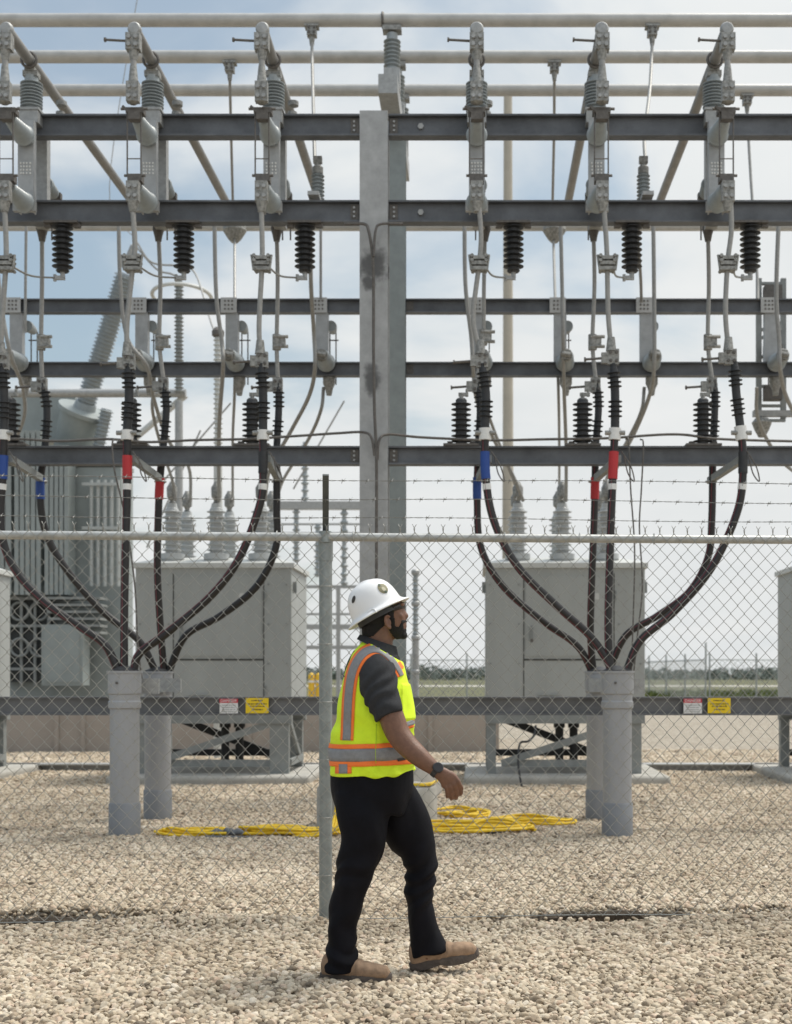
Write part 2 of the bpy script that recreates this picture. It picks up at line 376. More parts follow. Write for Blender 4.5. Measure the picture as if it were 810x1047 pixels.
mb = MB()
for k in range(1500):
    x = rng.uniform(5, 26); yy = rng.uniform(76, 84); h = rng.uniform(.2,.55)*(1+.4*mnoise.noise((x*.5,1,1)))
    for q in range(3):
        a = rng.uniform(0,6.28); dx, dy = math.cos(a)*.12, math.sin(a)*.12
        lx, ly = rng.normal(0,.1), rng.normal(0,.1)
        mb.add([(x-dx,yy-dy,0),(x+dx,yy+dy,0),(x+lx,yy+ly,h)], [(0,1,2)])
tag(part('tall_weeds', mb, mat('weeds_green', (.12,.15,.04), .9, 0, .4, 1.2), None), 'strip of tall green and yellow weeds beyond the yard', 'weeds', kind='stuff')

# ------------------------------------------------------------ far objects
def far_fence(label, X0, Y0, X1, Y1, n):
    r = thing('chain_link_fence', label, 'fence', (X0, Y0, 0), 'fences at the far side of the yard')
    H = 2.15; m_ = MB(); a = Vector((X0,Y0,0)); d = Vector((X1-X0,Y1-Y0,0)); L = d.length; d.normalize()
    for i in range(n+1):
        p = a+d*L*i/n; part('post', MB().cyl(p, p+Vector((0,0,H+(.9 if i == n else .35))), .05, seg=6), M_post, r)
    part('top_rail', MB().cyl(a+Vector((0,0,H)), a+d*L+Vector((0,0,H)), .03, seg=6), M_post, r)
    k = 0; st = .32
    while k*st < L+H:
        for sg in (1, -1):
            s0 = k*st; p0 = max(0, s0-H); z0 = (s0-p0); p1 = min(L, s0); z1 = s0-p1
            if p0 < p1:
                A = (p0, z0) ; B = (p1, z1)
                if sg < 0: A = (L-p0, z0); B = (L-p1, z1)
                m_.tube([a+d*A[0]+Vector((0,0,A[1])), a+d*B[0]+Vector((0,0,B[1]))], .011, 3, False)
        k += 1
    part('wire_mesh', m_, M_post, r); return r
far_fence('far chain link fence receding just right of the second cabinet', 8.9, 92, 12.0, 70, 6)
far_fence('far chain link fence before the weeds, left of the right-edge cabinet', 12.2, 70, 17.5, 72, 2)
far_fence('faint far chain link fence seen between the walking man and the second cabinet', -6.5, 72, 2.5, 72, 3)

pole = thing('utility_pole', 'tall tan utility pole far behind the right bay of insulators', 'pole', (WX(519.5,38), 38, 0))
part('shaft', MB().tube([(WX(519.5,38),38,0),(WX(519.5,38),38,WZ(95,38))], [.18,.12], 14), M_pole, pole)
part('cap', MB().cyl((WX(519.5,38),38,WZ(95,38)), (WX(519.5,38),38,WZ(93,38)), .14, seg=14), M_galv, pole)
for i, px in enumerate((318.5, 326)):
    p = W(px, 690, 36); bl = thing('bollard', ['yellow safety bollard behind the fence post, the left one of the pair','yellow safety bollard behind the fence post, the right one of the pair'][i], 'bollard', (p.x,36,0), 'yellow bollards in the far yard')
    part('post', MB().lathe([(.085,0),(.085,1.33),(.07,1.38),(.03,1.41),(0,1.415)], (p.x,36,0), seg=12), mat('bollard_yellow',(.78,.48,.03),.5), bl)
    part('reflective_band', MB().lathe([(.088,0),(.088,.06)], (p.x,36,1.15), seg=12), M_white, bl)

# distant substation bay, seen faintly between the first cabinet and the column
Yb = 44
r = thing('steel_bay_frame', 'faint distant steel bus frame between the fence post and the column', 'steel frame', (WX(330,Yb), Yb, 0))
m_ = MB()
for px in (302, 346, 385): part('leg', MB().box((WX(px,Yb),Yb,WZ(600,Yb)/2), (.13,.13,WZ(600,Yb))), M_galv, r, smooth=False)
for py, th, nm in ((517,.26,'bus_tube'),(536,.06,'bus_tube'),(545,.05,'bus_tube'),(600,.10,'crossbeam'),(628,.07,'crossbeam'),(641,.16,'crossbeam'),(662,.12,'crossbeam')):
    part(nm, MB().bar(W(286,py,Yb), W(415,py,Yb), th, th), M_galv, r)
for px,py0,py1 in ((312,452,520),(303,520,575),(325,536,590),(352,520,600),(372,536,600)):
    part('post_insulator', MB().lathe(sheds(WZ(py0,Yb)-WZ(py1,Yb),.07,.13,9), W(px,py1,Yb), seg=10), M_porc, r)
r = thing('post_insulator', 'slim grey instrument post standing right behind the man, beside the rear column', 'insulator', (WX(425,26),26,0))
part('pedestal', MB().cyl((WX(425,26),26,0),(WX(425,26),26,WZ(655,26)), .07, seg=10), M_galv, r)
part('insulator', MB().lathe(sheds(WZ(585,26)-WZ(655,26),.045,.07,14), W(425,655,26), seg=14), M_porc, r)
for py in (588, 620, 655, 690): part('clamp', MB().lathe([(.06,0),(.085,.03),(.085,.08),(.06,.11)], W(425,py,26), seg=12), M_galv, r)

# ------------------------------------------------------------ containment wall and kerb
wl = thing('retaining_wall', 'low beige concrete wall behind the steel racks', 'wall', (-4.5,23.3,0))
part('wall_panel', MB().box((-6.4,23.4,.42),(13.2,.2,.84)), M_wall, wl, smooth=False)
for px in (58, 85, 255, 300, 440): part('joint_pilaster', MB().box((WX(px,23.28),23.28,.41),(.07,.04,.82)), M_wall, wl, smooth=False)
part('wall_return', MB().box((.3,26.1,.42),(.2,5.2,.838)), M_wall, wl, smooth=False)
kb = MB().box((0,18.95,.045),(30,.14,.09)); kb.box((0,18.9,.1),(30,.3,.02))
tag(part('trench_kerb', kb, M_galv, None, smooth=False), 'long low galvanised trench edge lying in the gravel behind the cabinets', 'kerb')

# ------------------------------------------------------------ power transformer, left
YT = 25.5
tr = thing('power_transformer', 'large green grey power transformer with tilted bushing, at the left edge', 'transformer', (WX(50,YT), YT+1, 0))
m_ = MB().box(((WX(-60,YT)+WX(116,YT))/2, YT+1.0, (WZ(478,YT+.6)+.6)/2), (WX(116,YT)-WX(-60,YT), .9, WZ(478,YT+.6)-.6))
part('tank', m_, M_green, tr, smooth=False)
part('tank_lid', MB().box(((WX(-60,YT)+WX(116,YT))/2, YT+1.0, WZ(476,YT+.6)+.03), (WX(117,YT)-WX(-60,YT), 1.0, .08)), M_green, tr, smooth=False)
part('plinth', MB().box(((WX(-60,YT)+WX(100,YT))/2, YT+1.7, .3), (WX(100,YT)-WX(-60,YT)+.2, 3.2, .6)), M_conc, tr, smooth=False)
for k, (a, b_) in enumerate(((-25, 12), (14, 42), (45, 70))):      # radiator banks
    rd = MB(); top = WZ((445,440,455)[k], YT); bot = WZ(608, YT)
    xa, xb = WX(a,YT), WX(b_,YT); n_ = 5
    for i in range(n_):
        x = xa+(xb-xa)*(i+.5)/n_; rd.box((x, YT+.25, (top+bot)/2), ((xb-xa)/n_*.78, .5, top-bot))
    rd.box(((xa+xb)/2, YT+.3, top-.1), (xb-xa, .3, .16)); rd.box(((xa+xb)/2, YT+.3, bot+.1), (xb-xa, .3, .16))
    part('radiator', rd, M_green, tr, smooth=False)
part('conservator', MB().box((WX(25,YT), YT+1.6, WZ(425,YT+1)), (1.25, .9, .95)), M_green, tr, smooth=False)
cb = MB()
for i in range(5): cb.cyl((WX(88+7*i,YT),YT+.35,WZ(598,YT)), (WX(88+7*i,YT),YT+.35,WZ(488,YT)), .035, seg=8)
cb.bar(W(84,540,YT+.3), W(120,540,YT+.3), .05,.06); cb.bar(W(84,495,YT+.3), W(120,495,YT+.3), .05,.06)
part('oil_pipes', cb, mat('oil_pipe_grey',(.42,.44,.43),.5), tr)
fn = MB().box((WX(30,YT+.4),YT+.45,WZ(655,YT+.4)), (.86,.1,1.6)); part('fan_bay_shade_panel', fn, M_greend, tr, smooth=False)  # dark sheet painting the shade inside the open fan bay
fr = MB()
for px in (9, 22, 36, 50): fr.bar(W(px,610,YT+.3), W(px,702,YT+.3), .05,.05)
for py in (612, 640, 684): fr.bar(W(8,py,YT+.28), W(52,py,YT+.28), .04,.05)
part('fan_frame', fr, M_frame, tr)
for px in (20, 40):
    for py in (625, 662): part('fan', MB().torus(W(px,py,YT+.25), .17, .025, (0,1,0), 20, 6), M_frame, tr)
cc = MB().box((WX(68,YT),YT-.05,WZ(670,YT)), (.78,.45,1.15)); cp_ = part('control_box', cc, M_green, tr, smooth=False)
part('door', MB().box((WX(68,YT),YT-.285,WZ(670,YT)), (.66,.02,1.02)), M_green, cp_, smooth=False)
fl = MB()
for i in range(6): fl.box((WX(78,YT),YT+.1,WZ(612+7*i,YT)), (1.0,.5,.045))
part('cooler_fins', fl, M_frame, tr, smooth=False)
# turret and tilted bushing
b0 = W(82,432,YT+.9); b1 = W(139,246,YT-.3); ax = (b1-b0).normalized()
part('turret', MB().lathe([(.33,-1.1),(.36,-.5),(.44,.18),(.50,.2),(.50,.28),(.3,.3)], b0, ax, 28), M_green, tr)
q = b0+ax*.3; L = (b1-q).length
bu = part('bushing', MB().lathe([(.22,0),(.2,.12)]+sheds(L*.82-.2,.15,.20,34,h0=.15), q, ax, 22), M_porc, tr)
part('terminal', MB().lathe([(.15,0),(.2,.02),(.2,.12),(.1,.2),(.07,.45)], b0+ax*(.3+L*.84), ax, 16), M_galv, bu)
part('bushing', MB().lathe([(.16,0),(.14,.1)]+sheds(.9,.10,.14,12,h0=.1), W(98,470,YT+.6)+Vector((0,0,0)), (.25,-.1,1), 18), M_porc, tr)
# corona ring and droppers beside the bushing
pa = thing('post_insulator', 'dark slim vertical insulator column with a pale grading ring, right of the tilted bushing', 'insulator', (WX(183,24),24,0))
part('insulator', MB().lathe(sheds(WZ(283,24)-WZ(402,24),.055,.085,30), W(183,402,24), seg=14), M_frame, pa)
part('grading_ring', MB().torus(W(186,303,24), .52, .035, (0,.15,1), 40, 8), M_roof, pa)
part('pedestal', MB().cyl((WX(183,24),24,0),(WX(183,24),24,WZ(410,24)), .07, seg=10), M_galv, pa)
tag(part('bus_tube', MB().cyl(W(-60,402,24.2), W(190,402,24.2), .075, seg=14), M_galv, None), 'grey horizontal bus tube crossing above the transformer', 'bus tube')
tag(part('bus_tube', MB().cyl(W(190,404,24.3), W(138,448,24.3), .06, seg=12), M_roof, None), 'pale short sloping tube right of the transformer turret', 'bus tube')
pc = thing('surge_arrester', 'tall pale ribbed arrester column standing behind the first cabinet', 'arrester', (WX(223,21.5),21.5,0))
part('housing', MB().lathe(sheds(WZ(345,21.5)-WZ(475,21.5),.05,.075,26), W(223,475,21.5), seg=14), M_roof, pc)
part('pedestal', MB().cyl((WX(223,21.5),21.5,0), W(223,475,21.5), .07, seg=12), M_roof, pc)
part('cap', MB().lathe([(.06,0),(.1,.03),(.1,.1),(.05,.16)], W(223,345,21.5), seg=14), M_dark, pc)
for i, (pl, lb) in enumerate([
    ([(139,246,24),(155,268,24),(183,272,24),(200,280,24),(216,330,22.5),(223,345,21.5)], 'thin grey jumper from the tilted bushing to the pale arrester'),
    ([(139,252,24),(160,275,24),(175,280,24),(183,284,24)], 'thin grey jumper from the tilted bushing to the ringed column'),
    ([(139,246,24),(112,190,24),(150,-60,24)], 'thin overhead wire slanting up over the left bay')]):
    tag(part('jumper_wire', MB().tube(spline([W(*p) for p in pl]), .018 if i < 2 else .008, 6), M_wire, None), lb, 'wire')
for i, (a, b_) in enumerate((((160,500),(236,412)),((205,440),(150,560)),((300,500),(352,410)))):
    tag(part('guy_wire', MB().tube([W(*a,30), W(*b_,30)], .02, 5), M_wire, None), ['thin slanting wire behind the second bay, rising to the right','thin slanting wire falling left behind the pale arrester','thin slanting wire behind the third cable group'][i], 'wire')

# ------------------------------------------------------------ circuit breakers
def breaker(X0, X1, label, lod=True):
    Yf, Yr = 16.9, 18.4; zb, zt = .86, 2.72; xc = (X0+X1)/2; wd = X1-X0
    r = thing('circuit_breaker', label, 'circuit breaker', (xc, 17.6, 0), 'grey outdoor circuit breakers on steel stands')
    bd = part('cabinet', MB().box((xc,(Yf+Yr)/2,(zb+zt)/2), (wd,Yr-Yf,zt-zb)), M_cab, r, smooth=False)
    bv = bd.modifiers.new('bevel','BEVEL'); bv.width = .012; bv.segments = 2
    rf = MB(); o_ = .035; zr = zt+.05; zt2 = 3.0
    vs = [(X0-o_,Yf-o_,zt-.012),(X1+o_,Yf-o_,zt-.012),(X1+o_,Yr+o_,zt-.012),(X0-o_,Yr+o_,zt-.012),
          (X0-o_,Yf-o_,zr),(X1+o_,Yf-o_,zr),(X1+o_,Yr+o_,zr),(X0-o_,Yr+o_,zr),
          (X0+.3,Yf+.5,zt2-.12),(X1-.3,Yf+.5,zt2-.12),(X1-.3,Yr-.3,zt2-.12),(X0+.3,Yr-.3,zt2-.12)]
    rf.add(vs, [(3,2,1,0),(0,1,5,4),(1,2,6,5),(2,3,7,6),(3,0,4,7),(4,5,9,8),(5,6,10,9),(6,7,11,10),(7,4,8,11),(8,9,10,11)])
    part('roof', rf, M_roof, r, smooth=False)
    s1, s2 = X0+.48, X0+1.62
    sm = MB()
    for x in (s1, s2): sm.box((x,Yf-.002,(zb+zt)/2-.03), (.012,.006,zt-zb-.1))
    sm.box(((s1+s2)/2,Yf-.003,WZ(674.5,Yf)), (s2-s1-.014,.006,.022))
    part('door_seam', sm, M_seam, r, smooth=False)
    dr = part('door', MB().box(((s1+s2)/2,Yf-.006,(WZ(672,Yf)+zt-.1)/2), (s2-s1-.05,.01,zt-.1-WZ(672,Yf)-.03)), M_cab, r, smooth=False)
    part('handle', MB().box((s1+.1,Yf-.03,1.9), (.03,.04,.16)), M_frame, dr)
    vt = MB()
    for i in range(4): vt.box((s1+.32,Yf-.014,1.02+.03*i), (.28,.018,.012))
    part('louvre', vt, M_cab, r, smooth=False)
    for hz_ in (1.1, 2.3): part('hinge', MB().cyl((s2+.02,Yf-.015,hz_),(s2+.02,Yf-.015,hz_+.12), .012, seg=8), M_frame, r)
    for bz in (1.0,1.5,2.0,2.5):
        for bx_ in (X0+.06, X1-.06, s1-.06, s2+.06): part('bolt', MB().cyl((bx_,Yf,bz),(bx_,Yf-.012,bz),.014,seg=6), M_frame, r)
    part('lifting_lug', MB().box((X0-.02,Yf+.15,zt-.25),(.05,.03,.14)), M_frame, r, smooth=False)
    part('lifting_lug', MB().box((X1+.02,Yf+.15,zt-.25),(.05,.03,.14)), M_frame, r, smooth=False)
    part('rating_plate', MB().box((s2-.25,Yf-.014,2.35),(.12,.004,.08)), M_roof, dr, smooth=False)
    part('padlock', MB().box((s1+.1,Yf-.045,1.79),(.035,.02,.04)), M_dark, dr, smooth=False)
    # stand
    for yy_ in (Yf+.06, Yr-.06): part('stand_rail', MB().box((xc,yy_,.80),(wd,.12,.11)), M_frame, r, smooth=False)
    for lx, lw in ((X0+.07,.12),(X1-.16,.24)):
        for ly in (Yf+.09, Yr-.09): part('leg', MB().box((lx,ly,.42),(lw,.12,.65)), M_frame, r, smooth=False)
    part('crossbar', MB().box((xc,Yf+.1,.24),(wd-.4,.06,.085)), M_frame, r, smooth=False)
    part('brace', MB().bar((X0+.2,Yf+.04,.24),(X1-.22,Yf+.04,.76),.03,.09), M_frame, r)
    part('brace', MB().bar((X0+.2,Yr-.12,.78),(X1-.28,Yr-.12,.2),.05,.1), M_black_st, r)
    part('crossbar', MB().box((xc,Yr-.1,.30),(wd-.3,.06,.09)), M_black_st, r, smooth=False)
    for dx in (-.02,.17): part('operating_rod', MB().cyl((xc+dx,17.8,.2),(xc+dx,17.8,.86),.055,seg=12).cyl((xc+dx,17.8,.66),(xc+dx,17.8,.74),.075,seg=12), M_black_st, r)
    part('side_brace', MB().bar((X1-.05,Yf+.2,.76),(X1-.05,Yr-.2,.2),.04,.08).bar((X1-.05,Yf+.2,.24),(X1-.05,Yr-.1,.24),.05,.08), M_frame, r)
    # bushings
    proto = None
    for Yq in (17.2, 18.1):
        for k in range(3):
            bx = xc+(k-1)*.57+(-.02)
            b_ = part('bushing', MB().lathe([(.14,-.18),(.14,-.03),(.16,-.02),(.16,.05),(.1,.06)]+sheds(.56,.082,.122,8,h0=.07)+[(.07,.64),(.06,.7)], (bx,Yq,2.86), seg=22), M_bush, r)
            part('terminal', MB().lathe([(.03,0),(.045,.01),(.03,.03),(.04,.06),(.065,.08),(.07,.2),(.04,.25),(.028,.28)], (bx,Yq,2.86+.70), seg=12), M_clamp, b_)
    return r
BX = [(-4.3,-2.33,'grey circuit breaker cabinet on a braced stand behind the left pair of conduits'),
      (.12,2.13,'grey circuit breaker cabinet on a braced stand behind the right pair of conduits'),
      (4.14,6.15,'grey circuit breaker cabinet cut off by the right edge of the photo'),
      (-8.4,-6.4,'pale breaker cabinet edge cut off by the left edge of the photo')]
for X0, X1, lb in BX:
    breaker(X0, X1, lb)
    pm = MB().box(((X0+X1)/2,17.75,.035),(X1-X0+.55,2.5,.15))
    o = tag(part('concrete_pad', pm, M_conc, None, smooth=False), ['low concrete pad under the breaker behind the left conduits','low concrete pad under the breaker behind the right conduits','low concrete pad corner at the right edge of the photo','low concrete pad corner at the left edge of the photo'][len([q for q in bpy.data.objects if q.name.startswith('concrete_pad')])-1], 'pad', 'concrete pads under the breakers')
    bv = o.modifiers.new('bevel','BEVEL'); bv.width = .05; bv.segments = 3
tag(part('hose', MB().tube(spline([W(548,742,16.7),W(546,752,16.6),W(540,758,16.5),W(532,760,16.5),W(530,775,16.4),W(531,790,16.3),W(534,806,16.2)]), .014, 8), M_black, None), 'thin black hose hanging from the second cabinet stand', 'hose')

# ------------------------------------------------------------ front steel rack
def stained_col():
    m = mat('galvanised_column_stained', (.38,.385,.385), .55, .2, .16, 9, .15, 50)
    t = m.node_tree; b = t.nodes['Principled BSDF']; src = b.inputs['Base Color'].links[0].from_socket
    g = t.nodes.new('ShaderNodeNewGeometry'); sp = t.nodes.new('ShaderNodeSeparateXYZ'); t.links.new(g.outputs['Position'], sp.inputs[0])
    def mth(op, a, b_=None):
        n = t.nodes.new('ShaderNodeMath'); n.operation = op
        for i, q in enumerate((a, b_)):
            if q is None: continue
            if isinstance(q, (int, float)): n.inputs[i].default_value = q
            else: t.links.new(q, n.inputs[i])
        return n.outputs[0]
    nz = t.nodes.new('ShaderNodeTexNoise'); nz.inputs['Scale'].default_value = 18; t.links.new(g.outputs['Position'], nz.inputs['Vector'])
    tot = None
    for cx_, cz_, rx, rz in ((-.92,WZ(270,12),.15,.16),(-.965,WZ(288,12),.07,.08),(-.94,WZ(388,12),.08,.17)):
        u = mth('DIVIDE', mth('SUBTRACT', sp.outputs[0], cx_), rx); v_ = mth('DIVIDE', mth('SUBTRACT', sp.outputs[2], cz_), rz)
        d = mth('SQRT', mth('ADD', mth('MULTIPLY',u,u), mth('MULTIPLY',v_,v_)))
        d = mth('ADD', d, mth('MULTIPLY', mth('SUBTRACT', nz.outputs[0], .5), .9))
        r = t.nodes.new('ShaderNodeMapRange'); r.interpolation_type='SMOOTHSTEP'; t.links.new(d, r.inputs[0]); r.inputs[1].default_value=.45; r.inputs[2].default_value=1.2; r.inputs[3].default_value=.9; r.inputs[4].default_value=0
        tot = r.outputs[0] if tot is None else mth('MAXIMUM', tot, r.outputs[0])
    x = t.nodes.new('ShaderNodeMix'); x.data_type='RGBA'; t.links.new(tot, x.inputs[0]); t.links.new(src, x.inputs[6]); x.inputs[7].default_value=(.09,.09,.09,1)
    t.links.new(x.outputs[2], b.inputs['Base Color']); return m
YF = 12.05; XC = -.92
rack = thing('steel_rack', 'front galvanised steel rack with a tall stained column and dark horizontal beams', 'steel rack', (XC, YF, 0))
part('column', MB().ibeam((XC,YF+.1,.37),(XC,YF+.1,WZ(114,YF)), .25, .253, .014, .012, 'y'), stained_col(), rack, smooth=False)
part('base_plate', MB().box((XC,YF+.1,.38),(.4,.4,.03)), M_galv, rack, smooth=False)
for py, hh in ((129,.195),(217,.195),(466,.165),(721.5,.165)):
    z = WZ(py, YF+.03)
    if py < 600:
        for xa, xb in ((-6.2, XC-.13), (XC+.13, 4.6)):
            bmb = MB().ibeam((xa,YF+.05,z),(xb,YF+.05,z), hh, .12, .016, .012)
            bo = part('beam', bmb, M_beam, rack, smooth=False)
            ex = xb if xa < -3 else xa; sg = -1 if xa < -3 else 1
            pl_ = MB().box((ex+sg*.045,YF+.034,z),(.075,.012,hh*.72))
            part('clip_plate', pl_, M_dark, bo, smooth=False)
            bl_ = MB()
            for dz in (-.04,.0,.04):
                bl_.cyl((ex+sg*.05,YF+.03,z+dz),(ex+sg*.05,YF+.016,z+dz),.011,seg=6)
            if py < 300 and sg > 0: bl_.cyl((ex+.29,YF+.045,z),(ex+.29,YF+.02,z),.028,seg=6)
            part('bolt', bl_, M_galv, bo)
    else:
        part('beam', MB().ibeam((-6.2,YF-.082,z),(4.6,YF-.082,z), hh, .1, .014, .01), mat('low_beam_steel',(.15,.154,.16),.55,.25,.25,4,.15,40), rack, smooth=False)
# pier foundations
for (yy, rr, lb) in ((12.05,.54,'round concrete pier under the front column, behind the walking man'),(15.1,.5,'round concrete pier under the rear column, partly hidden by the man')):
    o = tag(part('concrete_pier', MB().lathe([(rr,-.2),(rr,.34),(rr-.015,.365),(rr-.03,.37),(0,.37)], (XC+.03,yy,0), seg=56), M_conc, None), lb, 'concrete pier', 'column piers')
# rear rack
YR = 15.1
rr_ = thing('steel_rack', 'rear steel rack with a green grey column and two thin crossbeams', 'steel rack', (XC, YR, 0))
part('column', MB().ibeam((XC,YR,.37),(XC,YR,WZ(116,14.6)), .25, .25, .014, .012, 'y'), M_col2, rr_, smooth=False)
part('base_plate', MB().box((XC,YR,.38),(.4,.4,.03)), M_galv, rr_, smooth=False)
for py in (313.5, 378):
    z = WZ(py, YR)
    for xa, xb in ((-7.6, XC-.125), (XC+.125, 5.2)):
        bo = part('beam', MB().ibeam((xa,YR,z),(xb,YR,z), .155, .11, .014, .01), M_beam, rr_, smooth=False)
        ex = xb if xa < -3 else xa; sg = -1 if xa < -3 else 1
        part('clip_plate', MB().box((ex+sg*.05,YR-.012,z),(.08,.012,.11)), M_dark, bo, smooth=False)
part('cross_arm', MB().box((XC,15.2,WZ(100,14.3)),(.2,2.5,.2)), M_galv, rr_, smooth=False)
for yy in (14.35, 15.2, 16.07): part('pedestal', MB().box((XC+.02,yy,WZ(100,14.3)+.2),(.17,.17,.22)), M_galv, rr_, smooth=False)

# three horizontal bus tubes with their support insulators
ZB = WZ(20.5, 14.35)
nm_ = ['topmost and nearest of the three long bus tubes running across the top','middle one of the three long bus tubes running across the top','lowest and farthest of the three long bus tubes running across the top']
for i, yy in enumerate((14.35, 15.2, 16.07)):
    o = tag(part('bus_tube', MB().cyl((-8,yy,ZB),(6.5,yy,ZB), .069, seg=20), M_alu, None), nm_[i], 'bus tube', 'long horizontal bus tubes')
    zb_ = WZ(100,14.3)+.3
    ir = thing('support_insulator', ['grey ribbed insulator on the column top holding the nearest bus tube','half hidden grey insulator behind it, under the middle bus tube','mostly hidden grey insulator on the column top under the farthest tube'][i], 'insulator', (XC+.02,yy,zb_), 'column top insulators')
    part('housing', MB().lathe([(.07,0),(.075,.03)]+sheds(ZB-zb_-.25,.06,.092,7,h0=.04)+[(.06,ZB-zb_-.18),(.06,ZB-zb_-.15)], (XC+.02,yy,zb_), seg=20), M_porc, ir)
    part('cap', MB().box((XC+.02,yy,ZB-.105),(.2,.14,.05)), M_clamp, ir, smooth=False)
    part('clamp', MB().torus((XC-.08,yy,ZB), .075, .014, (1,0,0), 20, 6), M_dark, ir)
tag(part('bus_tube', MB().cyl(W(-80,232,17.3), W(900,232,17.3), .052, seg=16), M_alu, None), 'thin pale bus tube seen just below the second beam, behind both racks', 'bus tube')

def droplist():
    z = ZB-.07
    data = [(319,38,165,14.35,322,'left bay, ending on a grey insulator'),(235,70,238,15.2,239,'left bay, from the middle bus tube'),
            (667,38,165,14.35,660,'right bay, ending on a grey insulator'),(567,70,238,15.2,566,'right bay, from the middle bus tube'),
            (764,100,306,16.07,775,'right edge, from the farthest bus tube')]
    for px, py, py1, yy, px1, lb in data:
        r = thing('dropper', 'thin grey dropper conductor hanging in the '+lb if 'edge' not in lb else 'thin grey dropper conductor near the '+lb, 'conductor', (WX(px,yy),yy,z), 'droppers hanging from the long bus tubes')
        x = WX(px,yy); ye = 12.38 if yy < 15 else (17.1 if yy < 16 else 15.05)
        part('clamp', MB().box((x,yy,z-.05),(.1,.1,.11)).box((x,yy,z-.005),(.15,.12,.02)), M_clamp, r, smooth=False)
        bl = MB()
        for dx in (-.028,.028):
            for dz in (-.075,-.03): bl.cyl((x+dx,yy-.05,z+dz),(x+dx,yy-.064,z+dz),.014,seg=6)
        part('bolt', bl, M_dark, r)
        part('ferrule', MB().cyl((x,yy,z-.1),(x,yy,z-.2),.035,.022,12), M_clamp, r)
        part('wire', MB().tube(spline([(x,yy,z-.18), W((px*2+px1)/3,(py*2+py1)/3+10,yy*.67+ye*.33), W(px1-.8,py1-28,yy*.2+ye*.8), W(px1,py1,ye)]), .017, 8), M_wire, r)
        if px in (235,567): part('bell', MB().lathe([(.05,.16),(.14,.12),(.15,.05),(.08,-.06),(.04,-.1)], W(px1+1,240,17), seg=18), M_clamp, r)
droplist()
for px, lb in ((325,'grey ribbed insulator on the second beam, left of the column'),(658,'grey ribbed insulator on the second beam in the right bay')):
    yy = 12.35; z0 = WZ(209,yy); z1 = WZ(178,yy)
    r = thing('post_insulator', lb, 'insulator', (WX(px,yy),yy,z0))
    part('housing', MB().lathe(sheds(z1-z0,.04,.062,8), (WX(px,yy),yy,z0), seg=18), M_porc, r)
    part('terminal', MB().lathe([(.05,0),(.05,.06),(.03,.08),(.03,.13)], (WX(px,yy),yy,z1), seg=12).box((WX(px,yy),yy,z1+.13),(.08,.05,.06)), M_clamp, r)
    part('bracket', MB().box((WX(px,yy),yy-.15,z0-.02),(.1,.42,.035)), M_galv, r, smooth=False)

# ------------------------------------------------------------ stations of the front rack
XS = [-4.0, -2.91, -1.82, .005, 1.07, 2.135]
ORD = ['leftmost','second from left','third from left','fourth from left','fifth from left','rightmost']
PH = ['blue','red','plain','blue','red','plain']
zT, zL = WZ(110,11.36), WZ(184,11.36)
z6t, z6b = WZ(118,11.8), WZ(213,11.8)
zbt = WZ(129,YF+.03)+.1          # top of the first beam
ZP = 6.86
